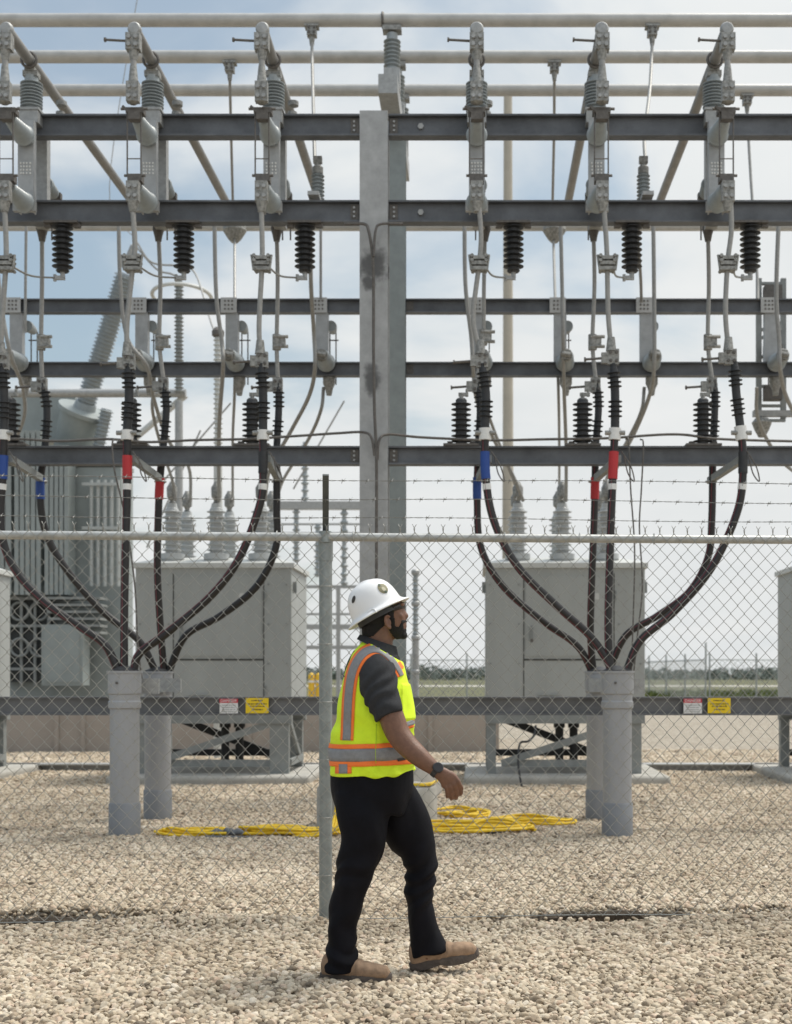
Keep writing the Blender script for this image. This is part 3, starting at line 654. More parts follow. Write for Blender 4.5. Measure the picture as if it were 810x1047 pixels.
# disconnect switch prototype
def make_switch():
    X = XS[0]
    r = thing('disconnect_switch', '', 'switch', (X,11.85,z6b), 'disconnect switches bolted across the two upper beams')
    ch = MB().box((X,11.90,(z6t+z6b)/2),(.14,.014,z6t-z6b)); ch.box((X-.064,11.935,(z6t+z6b)/2),(.012,.07,z6t-z6b-.002)); ch.box((X+.064,11.935,(z6t+z6b)/2),(.012,.07,z6t-z6b-.002))
    bc = part('base_channel', ch, M_col, r, smooth=False)
    npm = MB()
    for dx in (-.04,-.015,.012,.04):
        for dz in (-.045,-.015,.015,.045): npm.box((X+dx+random.uniform(-.004,.004),11.889,(z6t+z6b)/2-.02+dz),(.012,.008,.013))
    part('nameplate', npm, M_white, bc, smooth=False)
    part('foot_bracket', MB().box((X,11.87,z6b+.04),(.2,.05,.09)), M_galv, r, smooth=False)
    part('rear_post', MB().box((X+.02,12.3,(z6t+z6b)/2+.05),(.11,.1,z6t-z6b+.12)), M_galv, r, smooth=False)
    for z in (zT-.04, zL-.02):
        o = part('insulator', MB().lathe([(.085,0),(.088,.04),(.095,.05)]+[(.078+.006*math.cos(i*math.pi)-.03*i/16, .06+.3*i/16) for i in range(17)]+[(.045,.4)], (X,11.885,z), (0,-1,0), 24), M_porc, r)
    part('insulator', MB().lathe([(.07,0),(.078,.03)]+[(.068+.005*math.cos(i*math.pi)-.015*i/12, .04+.2*i/12) for i in range(13)]+[(.04,.28)], (X+.02,12.36,zT-.28), (0,1,0), 20), M_porc, r)
    part('insulator', MB().lathe([(.07,0),(.078,.03)]+[(.068+.005*math.cos(i*math.pi)-.015*i/12, .04+.2*i/12) for i in range(13)]+[(.04,.28)], (X+.02,12.36,zT+.3), (0,1,0), 20), M_porc, r)
    jt = MB().box((X,11.45,zT+.0),(.15,.1,.045)); jt.box((X,11.42,zT-.05),(.1,.08,.07)); jt.cyl((X-.12,11.42,zT+.015),(X+.11,11.42,zT+.015),.012,seg=6); jt.bar((X-.1,11.4,zT+.03),(X-.03,11.4,zT-.03),.02,.02)
    part('jaw', jt, M_dark, r)
    jb = MB().box((X,11.45,zL+.04),(.12,.1,.06)); jb.box((X,11.42,zL+.0),(.09,.07,.05)); jb.cyl((X-.09,11.42,zL+.06),(X+.09,11.42,zL+.06),.012,seg=6)
    part('hinge', jb, M_dark, r)
    bl = MB()
    for dx in (-.062,.055): bl.cyl((X+dx,11.41,zT-.02),(X+dx,11.41,zL+.05),.007,seg=6)
    bl.cyl((X-.068,11.41,zL+.2),(X+.06,11.41,zL+.2),.005,seg=6)
    part('blade', bl, M_dark, r)
    br = MB()
    for dx in (-.03,.045): br.cyl((X+.02+dx,12.66,zT-.3),(X+.02+dx,12.66,z6b),.008,seg=6)
    br.cyl((X-.04,12.66,zT-.37),(X+.1,12.66,zT-.37),.006,seg=6); br.box((X+.02,12.66,zT-.29),(.12,.06,.06))
    part('rear_blade', br, M_dark, r)
    for z, nm in ((zT+.13,'clamp'),(zL-.1,'clamp')):
        c = part(nm, MB().box((X,11.36,z),(.105,.07,.17)).cyl((X,11.36,z-.085),(X,11.36,z-.17) if z < zT else (X,11.36,z-.1),.05,.03,12), M_clamp, r)
        bo = MB()
        for dx in (-.026,.026):
            for dz in (-.045,.035): bo.cyl((X+dx,11.325,z+dz),(X+dx,11.305,z+dz),.017,seg=6)
        part('bolt', bo, M_galv, c)
    return r
sw0 = make_switch()
for i, X in enumerate(XS):
    lb = 'grey disconnect switch with two insulators on the upper beams, '+ORD[i]+' of six'
    if i == 0: sw0['label'] = lb
    else: dup(sw0, (X,11.85,z6b), lb)
# support insulators on the top beam
def make_si():
    X = XS[0]
    r = thing('support_insulator', '', 'insulator', (X,12.05,zbt), 'ribbed insulators standing on the top beam')
    part('base', MB().box((X,12.05,zbt-.055),(.17,.17,.11)).box((X,12.05,zbt+.012),(.19,.19,.022)), M_galv, r, smooth=False)
    L = ZP-.06-zbt
    part('housing', MB().lathe([(.07,.02),(.07,.04)]+sheds(L-.16,.062,.098,8,.6,h0=.045)+[(.06,L-.1),(.06,L-.06)], (X,12.05,zbt), seg=26), M_porc, r)
    part('saddle', MB().box((X,12.05,zbt+L-.045),(.13,.1,.05)).box((X,12.05,zbt+L-.01),(.09,.12,.03)), M_clamp, r, smooth=False)
    return r
si0 = make_si()
for i, X in enumerate(XS):
    lb = 'grey ribbed insulator on the top beam, '+ORD[i]+' of six'
    if i == 0: si0['label'] = lb
    else: dup(si0, (X,12.05,zbt), lb)
# receding bus tubes with end fitting and riser
def make_rec():
    X = XS[0]; r = thing('bus_tube', '', 'bus tube', (X,11.4,ZP), 'bus tubes running away from the viewer')
    part('tube', MB().cyl((X,11.42,ZP),(X,16.0,ZP),.047,seg=20), mat('receding_bus_aluminium',(.25,.24,.225),.5,.2,.15,8), r)
    part('end_cap', MB().lathe([(.058,0),(.058,.03),(.045,.05),(.0,.056)], (X,11.43,ZP), (0,-1,0), 20), M_galv, r)
    cl = part('clamp', MB().box((X,11.38,ZP-.13),(.12,.09,.14)).cyl((X,11.38,ZP-.2),(X,11.38,ZP-.28),.045,.03,12), M_clamp, r)
    bo = MB()
    for dx in (-.03,.03):
        for dz in (-.165,-.1): bo.cyl((X+dx,11.335,ZP+dz),(X+dx,11.315,ZP+dz),.018,seg=6)
    part('bolt', bo, M_galv, cl)
    part('ground_stud', MB().cyl((X-.06,11.38,ZP-.115),(X-.235,11.38,ZP-.105),.011,seg=8).cyl((X-.235,11.38,ZP-.105),(X-.25,11.38,ZP-.104),.02,seg=8), M_dark, cl)
    part('riser', MB().tube([(X,11.38,ZP-.26),(X,11.37,zT+.3)], .026, 12), M_wire, r)
    part('ferrule', MB().cyl((X,11.37,zT+.36),(X,11.37,zT+.2),.028,.045,12), M_clamp, r)
    part('collar', MB().torus((X,11.98,ZP), .066, .014, (0,1,0), 20, 6), M_dark, r)
    part('knob', MB().lathe([(.02,0),(.05,.01),(.05,.05),(.02,.06)], (X+.1,12.6,ZP-.16), seg=10).lathe([(.02,0),(.045,.01),(.045,.05),(.02,.06)], (X+.09,12.6,ZP-.26), seg=10), M_clamp, r)
    return r
rc0 = make_rec()
for i, X in enumerate(XS):
    lb = 'grey bus tube receding over the racks, '+ORD[i]+' of six'
    if i == 0: rc0['label'] = lb
    else: dup(rc0, (X,11.4,ZP), lb)

# surge arresters
za = WZ(217,YF+.03)-.1
def make_arr(hang):
    X = 0; r = thing('surge_arrester', '', 'arrester', (0,0,0), 'black surge arresters hanging under the second beam' if hang else 'black surge arresters standing on the lower beam')
    if hang:
        part('mounting_plate', MB().box((0,0,-.012),(.30,.14,.02)).box((0.13,0,-.035),(.06,.05,.03)).box((-.13,0,-.035),(.06,.05,.03)), M_dark, r, smooth=False)
        part('housing', MB().lathe([(.035,-.02)]+[(a, -.03-h) for a, h in sheds(.40,.05,.093,8,.2)]+[(.06,-.435),(.05,-.45)], (0,0,0), seg=24), M_black, r)
        part('terminal', MB().cyl((0,0,-.45),(0,0,-.50),.022,seg=8).box((-.03,0,-.50),(.1,.03,.035)).cyl((-.07,0,-.47),(-.07,0,-.53),.015,seg=6), M_galv, r)
    else:
        part('mounting_plate', MB().box((0,0,.01),(.32,.14,.02)).box((.1,0,.03),(.05,.05,.03)).box((-.1,0,.03),(.05,.05,.03)), M_dark, r, smooth=False)
        part('housing', MB().lathe([(.05,.02)]+sheds(.38,.05,.09,8,.2,h0=.03)+[(.05,.42),(.035,.435)], (0,0,0), seg=24), M_blackg, r)
        part('terminal', MB().cyl((0,0,.43),(0,0,.48),.018,seg=8).box((.02,0,.47),(.09,.03,.03)).cyl((.05,0,.45),(.05,0,.52),.013,seg=6), M_clamp, r)
    return r
ah = make_arr(True); asd = make_arr(False)
z5 = WZ(466,YF+.03)+.0825
AHX = []
for i, X in enumerate(XS):
    xa = X+(.28 if i < 3 else .33); AHX.append(xa)
    lb = 'black ribbed surge arrester hanging under the second beam, '+ORD[i]+' of six'
    if i == 0: ah.location = (xa,12.05,za); ah['label'] = lb
    else: dup(ah, (xa,12.05,za), lb)
    xb = X-(.2,.2,.2,.14,.11,.09)[i]
    lb = 'grey black ribbed surge arrester standing on the lower beam, '+ORD[i]+' of six'
    if i == 0: asd.location = (xb,12.08,z5); asd['label'] = lb
    else: dup(asd, (xb,12.08,z5), lb)

# front and rear down conductors, terminations and cables
YFc, YRc = 11.36, 12.38
fc = [[(4,203),(6,240),(6,270),(2,330),(1,362)],[(135,203),(138,250),(136,270),(130,330),(130,362)],[(267,203),(268,240),(268,270),(265,330),(266,360)],
      [(489,203),(492,240),(490,270),(484,325),(491,360)],[(617,203),(620,245),(621,270),(622,320),(625,357)],[(747,203),(748,235),(744,270),(742,320),(745,357)]]
ft = [[(2,372),(4,405),(4,440)],[(131,372),(132,405),(130,440)],[(267,372),(269,400),(269,440)],[(493,372),(497,405),(496,438)],[(627,372),(629,402),(629,438)],[(751,370),(753,402),(757,436)]]
fcab = [[(4,440),(3,480),(1,540),(14,580),(45,615),(85,643),(108,660),(122,688)],[(130,440),(130,500),(128,580),(127,640),(127,690)],
        [(269,440),(269,480),(266,515),(245,570),(215,610),(170,648),(143,668),(136,688)],[(496,438),(497,490),(506,535),(530,580),(570,620),(605,652),(628,688)],
        [(629,438),(627,480),(624,560),(622,640),(624,690)],[(757,436),(760,470),(755,520),(728,580),(690,625),(655,655),(640,688)]]
rc = [[(43,236),(43,290),(42,350),(43,386)],[(162,236),(164,290),(163,350),(167,386)],[(283,236),(284,290),(283,350),(284,386)],
      [(496,236),(495,290),(494,345),(488,386)],[(607,236),(608,290),(606,350),(609,386)],[(724,236),(725,290),(724,350),(728,386)]]
rt = [[(44,392),(48,420),(46,458)],[(168,392),(170,420),(167,458)],[(285,392),(285,420),(283,458)],[(489,392),(491,420),(489,458)],[(611,392),(612,420),(609,458)],[(731,392),(731,420),(729,458)]]
rcab = [[(46,458),(41,500),(47,545),(70,585),(105,625),(142,655),(160,688)],[(167,458),(163,500),(161,580),(164,640),(168,690)],
        [(283,458),(283,520),(282,560),(262,600),(225,630),(190,650),(172,688)],[(489,458),(488,510),(492,560),(515,600),(555,635),(590,660),(606,688)],
        [(609,458),(608,520),(605,600),(604,650),(607,690)],[(729,458),(728,530),(724,570),(705,605),(672,630),(640,650),(622,688)]]
def term(parent, path, Y, r0=.045, rs=.075, two=True):
    P = spline([W(a,b,Y) for a,b in path], 20); n = len(P); mb = MB(); rr = []
    P2 = []
    L = [0]
    for i in range(1,n): L.append(L[-1]+(P[i]-P[i-1]).length)
    T = L[-1]
    groups = ((.12,.40),(.56,.86))
    # dense resample
    m = 120
    for k in range(m+1):
        s_ = T*k/m; i = max(1, min(n-1, next((q for q in range(1,n) if L[q] >= s_-1e-9), n-1)))
        u = (s_-L[i-1])/max(1e-9,(L[i]-L[i-1])); P2.append(P[i-1].lerp(P[i],u))
        f = k/m; r = r0*(.8+.2*min(1,f*6))
        for (a,b_) in groups:
            if a <= f <= b_:
                ph = ((f-a)/(b_-a)*4) % 1
                r = rs if .25 < ph < .5 else r0
        if f < .06: r = r0*.8
        rr.append(r)
    return part('termination', mb.tube(P2, rr, 16), M_black, parent)
def make_run(i, front):
    Y = YFc if front else YRc; cpx, tpx, kb_ = (fc,ft,fcab)[0:3] if front else (rc,rt,rcab)
    side = 'front' if front else 'rear'
    X0 = W(*cpx[i][0],Y)
    grp = 'front row of insulated cables' if front else 'rear row of insulated cables'
    lr = thing('down_conductor', f'bare grey {side} conductor dropping to its black cable, {ORD[i]} of six', 'conductor', tuple(X0), 'bare '+side+' down conductors')
    P = spline([W(a,b,Y) for a,b in cpx[i]])
    part('conductor', MB().tube(P, .0215 if front else .0195, 10), M_wire, lr)
    px, py = cpx[i][-1]
    if front:
        part('ferrule', MB().tube([W(px,py-12,Y),W(px,py+2,Y)], [.032,.045], 12), M_clamp, lr)
        # mid clamp with the arrester lead
        pc_ = W(*cpx[i][2],Y); k = MB()
        for dz in (-.045,.0,.045): k.box(pc_+Vector((0,0,dz)),(.1+.03*(dz==0),.1,.03))
        for dx in (-.06,.06):
            for dz in (-.05,.02,.06): k.cyl(pc_+Vector((dx,-.06,dz)), pc_+Vector((dx*.9,.06,dz)), .016, seg=6)
            k.cyl(pc_+Vector((dx*1.1,-.03,-.06)), pc_+Vector((dx*1.4,-.03,.07)), .012, seg=6)
        part('clamp', k, M_clamp, lr)
        e = Vector((AHX[i]-.07,12.05,za-.50))
        md_ = pc_.lerp(e,.5)+Vector((0,0,.01-.05)); part('arrester_lead', MB().tube(spline([pc_+Vector((.05,0,-.02)), md_, e]), .009, 6), M_wire, lr)
        hx = px+2
    else:
        part('sleeve', MB().lathe([(.05,0),(.055,-.05),(.04,-.1),(.028,-.16)], W(cpx[i][0][0],229,Y), seg=12), M_dark, lr)
        pc_ = W(*cpx[i][2],Y); k = MB().cyl(pc_-Vector((0,0,.07)),pc_+Vector((0,0,.07)),.04,seg=12)
        for dz in (-.045,.045): k.cyl(pc_+Vector((-.02,-.03,dz)), pc_+Vector((.11,-.03,dz)), .016, seg=6)
        k.box(pc_+Vector((.03,0,0)),(.1,.06,.07))
        part('clamp', k, M_clamp, lr); hx = px
    lug = W(hx, py+8, Y)
    lg = part('lug', MB().box(lug,(.1 if front else .09,.05,.13)).box(lug+Vector((-.07,0,-.01)),(.06,.045,.09)), M_clamp, lr, smooth=False)
    bo = MB()
    for dx in (-.022,.026):
        for dz in (-.035,.035): bo.cyl(lug+Vector((dx,-.025,dz)), lug+Vector((dx,-.042,dz)), .014, seg=6)
    part('bolt', bo, M_dark, lg)
    part('ground_stud', MB().cyl(lug+Vector((-.09,0,-.01)), lug+Vector((-.23,0,-.02)), .011, seg=8).cyl(lug+Vector((-.23,0,-.02)), lug+Vector((-.245,0,-.021)), .02, seg=8), M_dark, lr)
    # insulated cable
    col = PH[i]
    desc = {'blue':'with blue tape','red':'with red tape','plain':'without coloured tape'}[col]
    cbr = thing('power_cable', f'black power cable {desc}, {ORD[i]} of six in the {side} row', 'cable', tuple(W(*tpx[i][0],Y)), grp)
    term(cbr, tpx[i], Y, .037 if front else .033, .060 if front else .053)
    Yc = 11.3 if front else 12.6
    n = len(kb_[i]); pts_ = [W(a,b,Y+(Yc-Y)*(q/(n-1))**1.5) for q,(a,b) in enumerate(kb_[i])]
    P = spline(pts_, 10); part('jacket', MB().tube(P, .034, 14), M_cable, cbr)
    def seg_(py0, py1, rad, m, nm):
        Q = [p for p in P if WZ(py1,Y) <= p.z <= WZ(py0,Y)]
        if len(Q) < 2: Q = [min(P,key=lambda p:abs(p.z-WZ(py0,Y))), min(P,key=lambda p:abs(p.z-WZ(py1,Y)))]
        # exact ends
        part(nm, MB().tube(Q, rad, 14), m, cbr)
    def at_z(z):
        for a, b_ in zip(P, P[1:]):
            if b_.z <= z <= a.z: return a.lerp(b_, (a.z-z)/max(1e-9,a.z-b_.z))
        return P[0]
    def band(py0, py1, rad, m, nm):
        part(nm, MB().tube([at_z(WZ(py0+(py1-py0)*k/4, Y)) for k in range(5)], rad, 14), m, cbr)
    if front:
        band(437 if i < 3 else 436,450,.052,M_white,'white_cuff')
        c_ = at_z(WZ(443,Y)); part('cuff_bolt', MB().cyl(c_+Vector((-.085,-.02,0)),c_+Vector((.085,-.02,0)),.02,seg=8), M_clamp, cbr)
        if col != 'plain': band(466 if i < 3 else 462, 490, .041, M_blue if col == 'blue' else M_red, 'phase_tape')
        else: band(462,484,.040,M_black,'phase_tape')
        band(495,501,.0375,M_white,'cable_label')
    elif col != 'plain': band(488,510,.041,M_blue if col == 'blue' else M_red,'phase_tape')
    if front or i in (1,3,5,4):
        Q = []
        for k in range(len(P)):
            d = (P[min(k+1,len(P)-1)]-P[max(0,k-1)]).normalized(); s_ = d.cross(Vector((0,1,0))).normalized()
            tw = .3*math.sin(k*.12+i)
            Q.append(P[k]+(s_*math.cos(2.2+tw)+Vector((0,-1,0))*math.sin(2.2+tw))*.0325)
        part('stripe', MB().tube(Q[2:], .0052, 6), M_maroon, cbr)
for i in range(6): make_run(i, True); make_run(i, False)
# cable support struts under the lower beam
for i, X in enumerate(XS):
    a = W(ft[i][-1][0]+4, 468, YFc); zz = a.z
    b_ = Vector((W(rcab[i][1][0], 500, YRc).x, 12.5, zz-.03))
    r = thing('cable_support', 'short steel strut tying cables under the lower beam, '+ORD[i]+' of six', 'bracket', (a.x,11.4,zz), 'cable support struts')
    part('strut', MB().bar(a+Vector((0,.04,0)), b_, .05, .06), M_frame, r, smooth=False)
    part('tie', MB().torus(Vector((b_.x,12.42,zz-.05)), .05, .008, (0,0,1), 16, 5), M_galv, r)
    lp = [a+Vector((.02,-.03,.05)), a+Vector((.1,-.02,-.08)), a+Vector((.13,.0,-.2)), a+Vector((.08,.02,-.13)), a+Vector((.05,.05,.02))]
    part('loose_wire', MB().tube(spline(lp), .006, 5), M_dark, r)

# conduits
def make_conduit(front, X):
    Y = 11.3 if front else 12.6
    r = thing('conduit_riser','', 'conduit', (X,Y,0), 'grey cable conduits standing in the gravel')
    zt = WZ(686,11.3)
    part('pipe', MB().lathe([(.122,.25),(.122,zt-.2)], (X,Y,0), seg=36), M_pvc, r)
    part('bell', MB().lathe([(.124,zt-.32),(.136,zt-.31),(.136,zt-.26),(.128,zt-.25),(.128,zt-.2),(.138,zt-.19),(.138,zt-.02),(.146,zt-.018),(.146,zt),(.125,zt),(.125,zt-.012),(.0,zt-.012)], (X,Y,0), seg=36), M_pvc, r)
    part('plug', MB().lathe([(.12,0),(.12,.012),(.03,.05)], (X,Y,zt-.005), seg=24), M_black, r)
    part('coupling', MB().lathe([(.132,-.05),(.132,.27),(.123,.285)], (X,Y,0), seg=36), M_pvcd, r)
    bw = MB().box((X+.07,Y+(.17 if front else -.14),zt-.13),(.36,.05,.13)); part('bracket', bw, M_galv, r, smooth=False)
    part('bolt', MB().cyl((X-.03,Y-.135,zt-.1),(X-.03,Y-.15,zt-.1),.012,seg=6), M_dark, r)
    return r
for fr_, X, lb in ((True,-2.965,'grey plastic conduit, the front and nearer one of the left pair'),(False,-2.995,'grey plastic conduit, the rear one of the left pair, behind the low beam'),
                   (True,1.19,'grey plastic conduit, the front and nearer one of the right pair'),(False,1.16,'grey plastic conduit, the rear one of the right pair, behind the low beam')):
    make_conduit(fr_, X)['label'] = lb

# ground wires
def gw(name, pts_, rad, lb, m=M_dark): return tag(part(name, MB().tube(spline([W(*p) for p in pts_]), rad, 7), m, None), lb, 'wire')
gw('ground_wire', [(-40,449,12),(20,449,12),(60,451,12),(110,449,12),(150,452,12),(200,450,12),(250,449,12),(300,446,12),(345,443,12),(372,442,11.95),(380,448,11.9),(383,466,11.9)], .012, 'dark ground wire sagging along the lower beam, left of the column')
gw('ground_wire', [(386,470,11.9),(388,450,11.9),(398,444,11.95),(430,447,12),(500,450,12),(560,449,12),(620,448,12),(690,444,12),(740,449,12),(850,452,12)], .012, 'dark ground wire sagging along the lower beam, right of the column')
gw('ground_wire', [(352,229,11.95),(372,229,11.93),(377,236,11.9),(381,262,11.9),(382,300,11.9),(382,360,11.9),(383,420,11.9),(385,470,11.9),(385,560,11.9),(385,700,11.9),(385,790,11.9)], .014, 'dark ground wire running down the front of the stained column')
gw('ground_wire', [(412,229,11.95),(390,229,11.93),(384,236,11.9),(382,262,11.88)], .012, 'short dark ground wire curving onto the column from the right beam')
o = gw('control_wire', [(122,450,11.9),(115,452,11.85),(117,480,11.8),(124,510,11.8),(130,540,11.8),(138,600,11.8),(141,660,11.8),(146,700,11.8)], .008, 'thin dark wire looping down beside the red banded cable, left bay')
gw('control_wire', [(640,449,11.9),(643,452,11.8),(645,500,11.8),(649,560,11.8),(648,620,11.8),(646,680,11.8),(645,715,11.8)], .007, 'left one of two thin dark wires hanging right of the red banded cables')
gw('control_wire', [(655,449,11.9),(658,455,11.8),(656,500,11.8),(654,540,11.8),(657,600,11.8),(652,650,11.8),(647,700,11.8)], .007, 'right one of two thin dark wires hanging right of the red banded cables')

# ------------------------------------------------------------ rear rack switches and conductors
RX = [15, 143, 235, 327, 487, 570, 658, 785]
RO = ['leftmost','second from left','third from left','fourth from left','fifth from left','sixth from left','seventh from left','rightmost']
def make_rear(px):
    X = WX(px, YR); z3 = WZ(313.5,YR); z4 = WZ(378,YR)
    r = thing('disconnect_switch','', 'switch', (X,YR,z4), 'switch posts on the rear rack')
    pl_ = part('gusset_plate', MB().box((X,YR-.066,z3),(.18,.012,.17)), mat('bright_galvanised_plate',(.46,.46,.45),.5,.2), r, smooth=False)
    bo = MB()
    for dx in (-.04,0,.04):
        for dz in (-.045,0,.045):
            bo.cyl((X+dx,YR-.072,z3+dz),(X+dx,YR-.078,z3+dz),.012,seg=6)
    part('bolt', bo, M_dark, pl_)
    part('post', MB().box((X+.03,YR,(z3+z4)/2),(.14,.1,z3-z4-.16)), M_col, r, smooth=False)
    part('insulator', MB().lathe([(.1,0),(.105,.04),(.095,.05),(.08,.3),(.05,.36)], (X+.08,YR-.06,z4+.06), (0,-1,0), 22), M_porc, r)
    part('insulator', MB().lathe([(.06,0),(.065,.04),(.045,.22)], (X+.12,YR+.06,z3-.2), (0,1,0), 18), M_porc, r)
    rd = MB()
    for dx in (.08,.15): rd.cyl((X+dx,YR+.32,z3-.2),(X+dx,YR+.32,z4-.1),.008,seg=6)
    rd.cyl((X+.05,YR+.32,z3-.3),(X+.18,YR+.32,z3-.3),.008,seg=6)
    part('blade', rd, M_dark, r)
    part('clamp', MB().box((X+.07,YR-.43,z4+.06),(.1,.08,.1)).cyl((X+.02,YR-.48,z4+.07),(X+.12,YR-.48,z4+.05),.03,seg=8).torus((X+.07,YR-.44,z4+.06),.06,.014,(0,1,0),16,6), M_clamp, r)
    part('sleeve', MB().lathe([(.07,0),(.07,-.07),(.045,-.12),(.03,-.2)], (X+.1,YR+.05,z4-.08), seg=12), M_clamp, r)
    return r
for i, px in enumerate(RX): make_rear(px)['label'] = 'grey switch post between the thin rear beams, '+RO[i]+' of eight'
Ym = 14.6
runs = [
 ([(27,210,15),(26,300,15),(26,340,15)],.022,'upper left corner, above the first rear switch'),
 ([(121,210,Ym),(123,290,Ym),(130,345,Ym),(150,374,Ym),(158,410,15),(172,450,16),(193,478,17.6),(195,512,18.05)],.03,'left bay, behind the second front conductor'),
 ([(219,210,Ym),(221,300,Ym),(227,350,Ym),(228,378,Ym),(224,440,15.5),(224,512,17.15)],.032,'left bay, down to the first cabinet beside the pale arrester'),
 ([(240,242,17),(240,310,16),(240,395,15.2),(238,450,16.5),(238,512,18.05)],.024,'left bay, dropping straight from a receding tube end'),
 ([(158,396,15.2),(156,420,15.2),(166,460,16),(176,490,17),(180,512,17.15)],.026,'left bay, curving onto the first cabinet\'s left bushing'),
 ([(328,210,15),(328,305,15)],.022,'left of the column, short and upper'),
 ([(317,212,13.9),(318,290,14.2),(321,340,Ym),(322,376,Ym),(316,405,15),(298,440,15.5),(276,480,16.8),(271,512,17.15)],.032,'left of the column, curving back to the first cabinet'),
 ([(331,396,15.2),(328,420,15.2),(315,450,15.8),(290,490,17.5),(283,512,18.05)],.028,'left of the column, dark and curving below the rear beam'),
 ([(475,210,Ym),(476,290,Ym),(482,345,Ym),(484,378,Ym),(488,410,15),(503,445,15.6),(524,485,16.8),(535,512,17.15)],.032,'just right of the column, curving to the second cabinet'),
 ([(494,396,15.2),(500,425,15.4),(515,465,16.5),(528,500,17.8),(529,512,18.05)],.026,'right of the column, thinner and behind, to the second cabinet'),
 ([(573,210,Ym),(575,300,Ym),(576,350,Ym),(577,400,15),(579,460,16.2),(579,512,17.15)],.03,'right bay, straight down to the second cabinet\'s middle bushing'),
 ([(566,244,17),(568,310,16),(571,395,15.2),(572,450,16.5),(572,512,18.05)],.024,'right bay, dropping straight from a receding tube end'),
 ([(668,210,Ym),(669,300,Ym),(669,376,Ym),(664,405,15),(650,440,15.5),(630,480,16.8),(623,512,17.15)],.032,'right bay, curving left to the second cabinet\'s right bushing'),
 ([(659,396,15.2),(656,420,15.2),(642,450,15.8),(620,490,17.5),(615,512,18.05)],.028,'right bay, dark and curving below the rear beam'),
 ([(652,245,14),(655,280,14.4),(656,308,15)],.024,'right bay, short and curved under a black arrester'),
 ([(797,210,Ym),(794,300,Ym),(797,350,Ym),(798,378,Ym),(806,410,15),(830,450,15.6)],.034,'right edge of the photo'),
 ([(774,396,15.2),(776,430,15.4),(800,472,16),(840,500,17)],.03,'bottom right, curving away past the photo edge'),
 ([(-8,210,Ym),(0,300,Ym),(10,360,Ym),(24,400,15),(20,440,15.5),(-20,500,16.5)],.03,'far left edge of the photo')]
for pl, rad, lb in runs: tag(part('rear_conductor', MB().tube(spline([W(*p) for p in pl]), rad*.72, 9), M_wire, None), 'bare grey conductor, '+lb, 'conductor', 'bare conductors of the rear rack')
# grey steel ladder-like frame at far right
r = thing('steel_bay_frame', 'grey lattice switch frame hanging behind the rightmost insulators', 'steel frame', (WX(780,15.9),15.9,WZ(425,15.9)))
Yl = 15.9
m_ = MB()
for px in (776, 801): m_.box((WX(px,Yl),Yl,(WZ(285,Yl)+WZ(428,Yl))/2), (.06,.06,WZ(285,Yl)-WZ(428,Yl)))
part('leg', m_, M_frame, r, smooth=False)
m_ = MB()
for py in (290, 312, 337, 345, 365, 395, 415, 430): m_.bar(W(774,py,Yl), W(803,py,Yl), .05, .03)
part('rung', m_, M_frame, r, smooth=False)
for py in (300, 360, 402): part('mechanism_box', MB().box(W(790,py,Yl),(.2,.15,.17)).box(W(786,py+2,Yl-.1),(.12,.04,.12)), M_dark, r, smooth=False)
part('bus_arm', MB().bar(W(770,423,Yl), W(830,423,Yl), .08, .07), M_galv, r)
part('clamp', MB().lathe([(.08,0),(.12,.05),(.09,.13),(.04,.22)], W(779,428,Yl), (0,0,-1), 12), M_clamp, r)

# ------------------------------------------------------------ signs on the low beam
def strokes(x0, x1, z, h, Y, n):
    mb = MB(); x = x0
    while x < x1:
        w_ = random.uniform(.004,.009); mb.box((x+w_/2,Y,z+random.uniform(-.001,.001)),(w_,.001,h*random.uniform(.6,1))); x += w_+random.choice((.003,.003,.008))
    return mb
for px, tag_ in ((234,'left'),(708.5,'right')):
    Y = 11.912; c = W(px,722,Y); wd, hh = .163, .13
    r = thing('warning_sign', f'white danger sign with red header on the low beam, {"in the left bay" if tag_=="left" else "in the right bay"}', 'sign', tuple(c), 'danger signs')
    part('plate', MB().box(c,(wd,.004,hh)), M_swht, r, smooth=False)
    hd = part('header', MB().box(c+Vector((0,-.003,hh*.36)),(wd,.003,hh*.27)), M_sred, r, smooth=False)
    cu = bpy.data.curves.new('t','FONT'); cu.body = 'DANGER'; cu.size = .036; cu.align_x='CENTER'; cu.align_y='CENTER'; cu.extrude=.0005
    to = bpy.data.objects.new('t', cu); C.objects.link(to); dg = bpy.context.evaluated_depsgraph_get()
    me = bpy.data.meshes.new_from_object(to.evaluated_get(dg)); bpy.data.objects.remove(to)
    me.transform(Matrix.Translation(Vector((0,-.0055,hh*.36)))@Matrix.Rotation(R(90),4,'X')); me.materials.clear()
    link_mesh('lettering', me, M_swht, r, False)
    for q, dz in enumerate((.008,-.012,-.032,-.05)): 
        part('text_line', strokes(c.x-.06,c.x+.055,c.z+dz,.009,c.y-.003,0), M_frame, r, smooth=False)
for px, tag_ in ((263,'left'),(735.5,'right')):
    Y = 11.912; c = W(px,721.5,Y); wd, hh = .203, .135
    r = thing('warning_sign', f'yellow caution sign on the low beam, right of the white one, {"left bay" if tag_=="left" else "right bay"}', 'sign', tuple(c), 'yellow signs')
    part('plate', MB().box(c,(wd,.004,hh)), M_syel, r, smooth=False)
    for dz, hw, h_ in ((.045,.05,.014),(.015,.08,.014),(-.006,.065,.014),(-.035,.045,.014)):
        part('text_line', strokes(c.x-hw,c.x+hw,c.z+dz,h_,c.y-.003,0), M_ink, r, smooth=False)

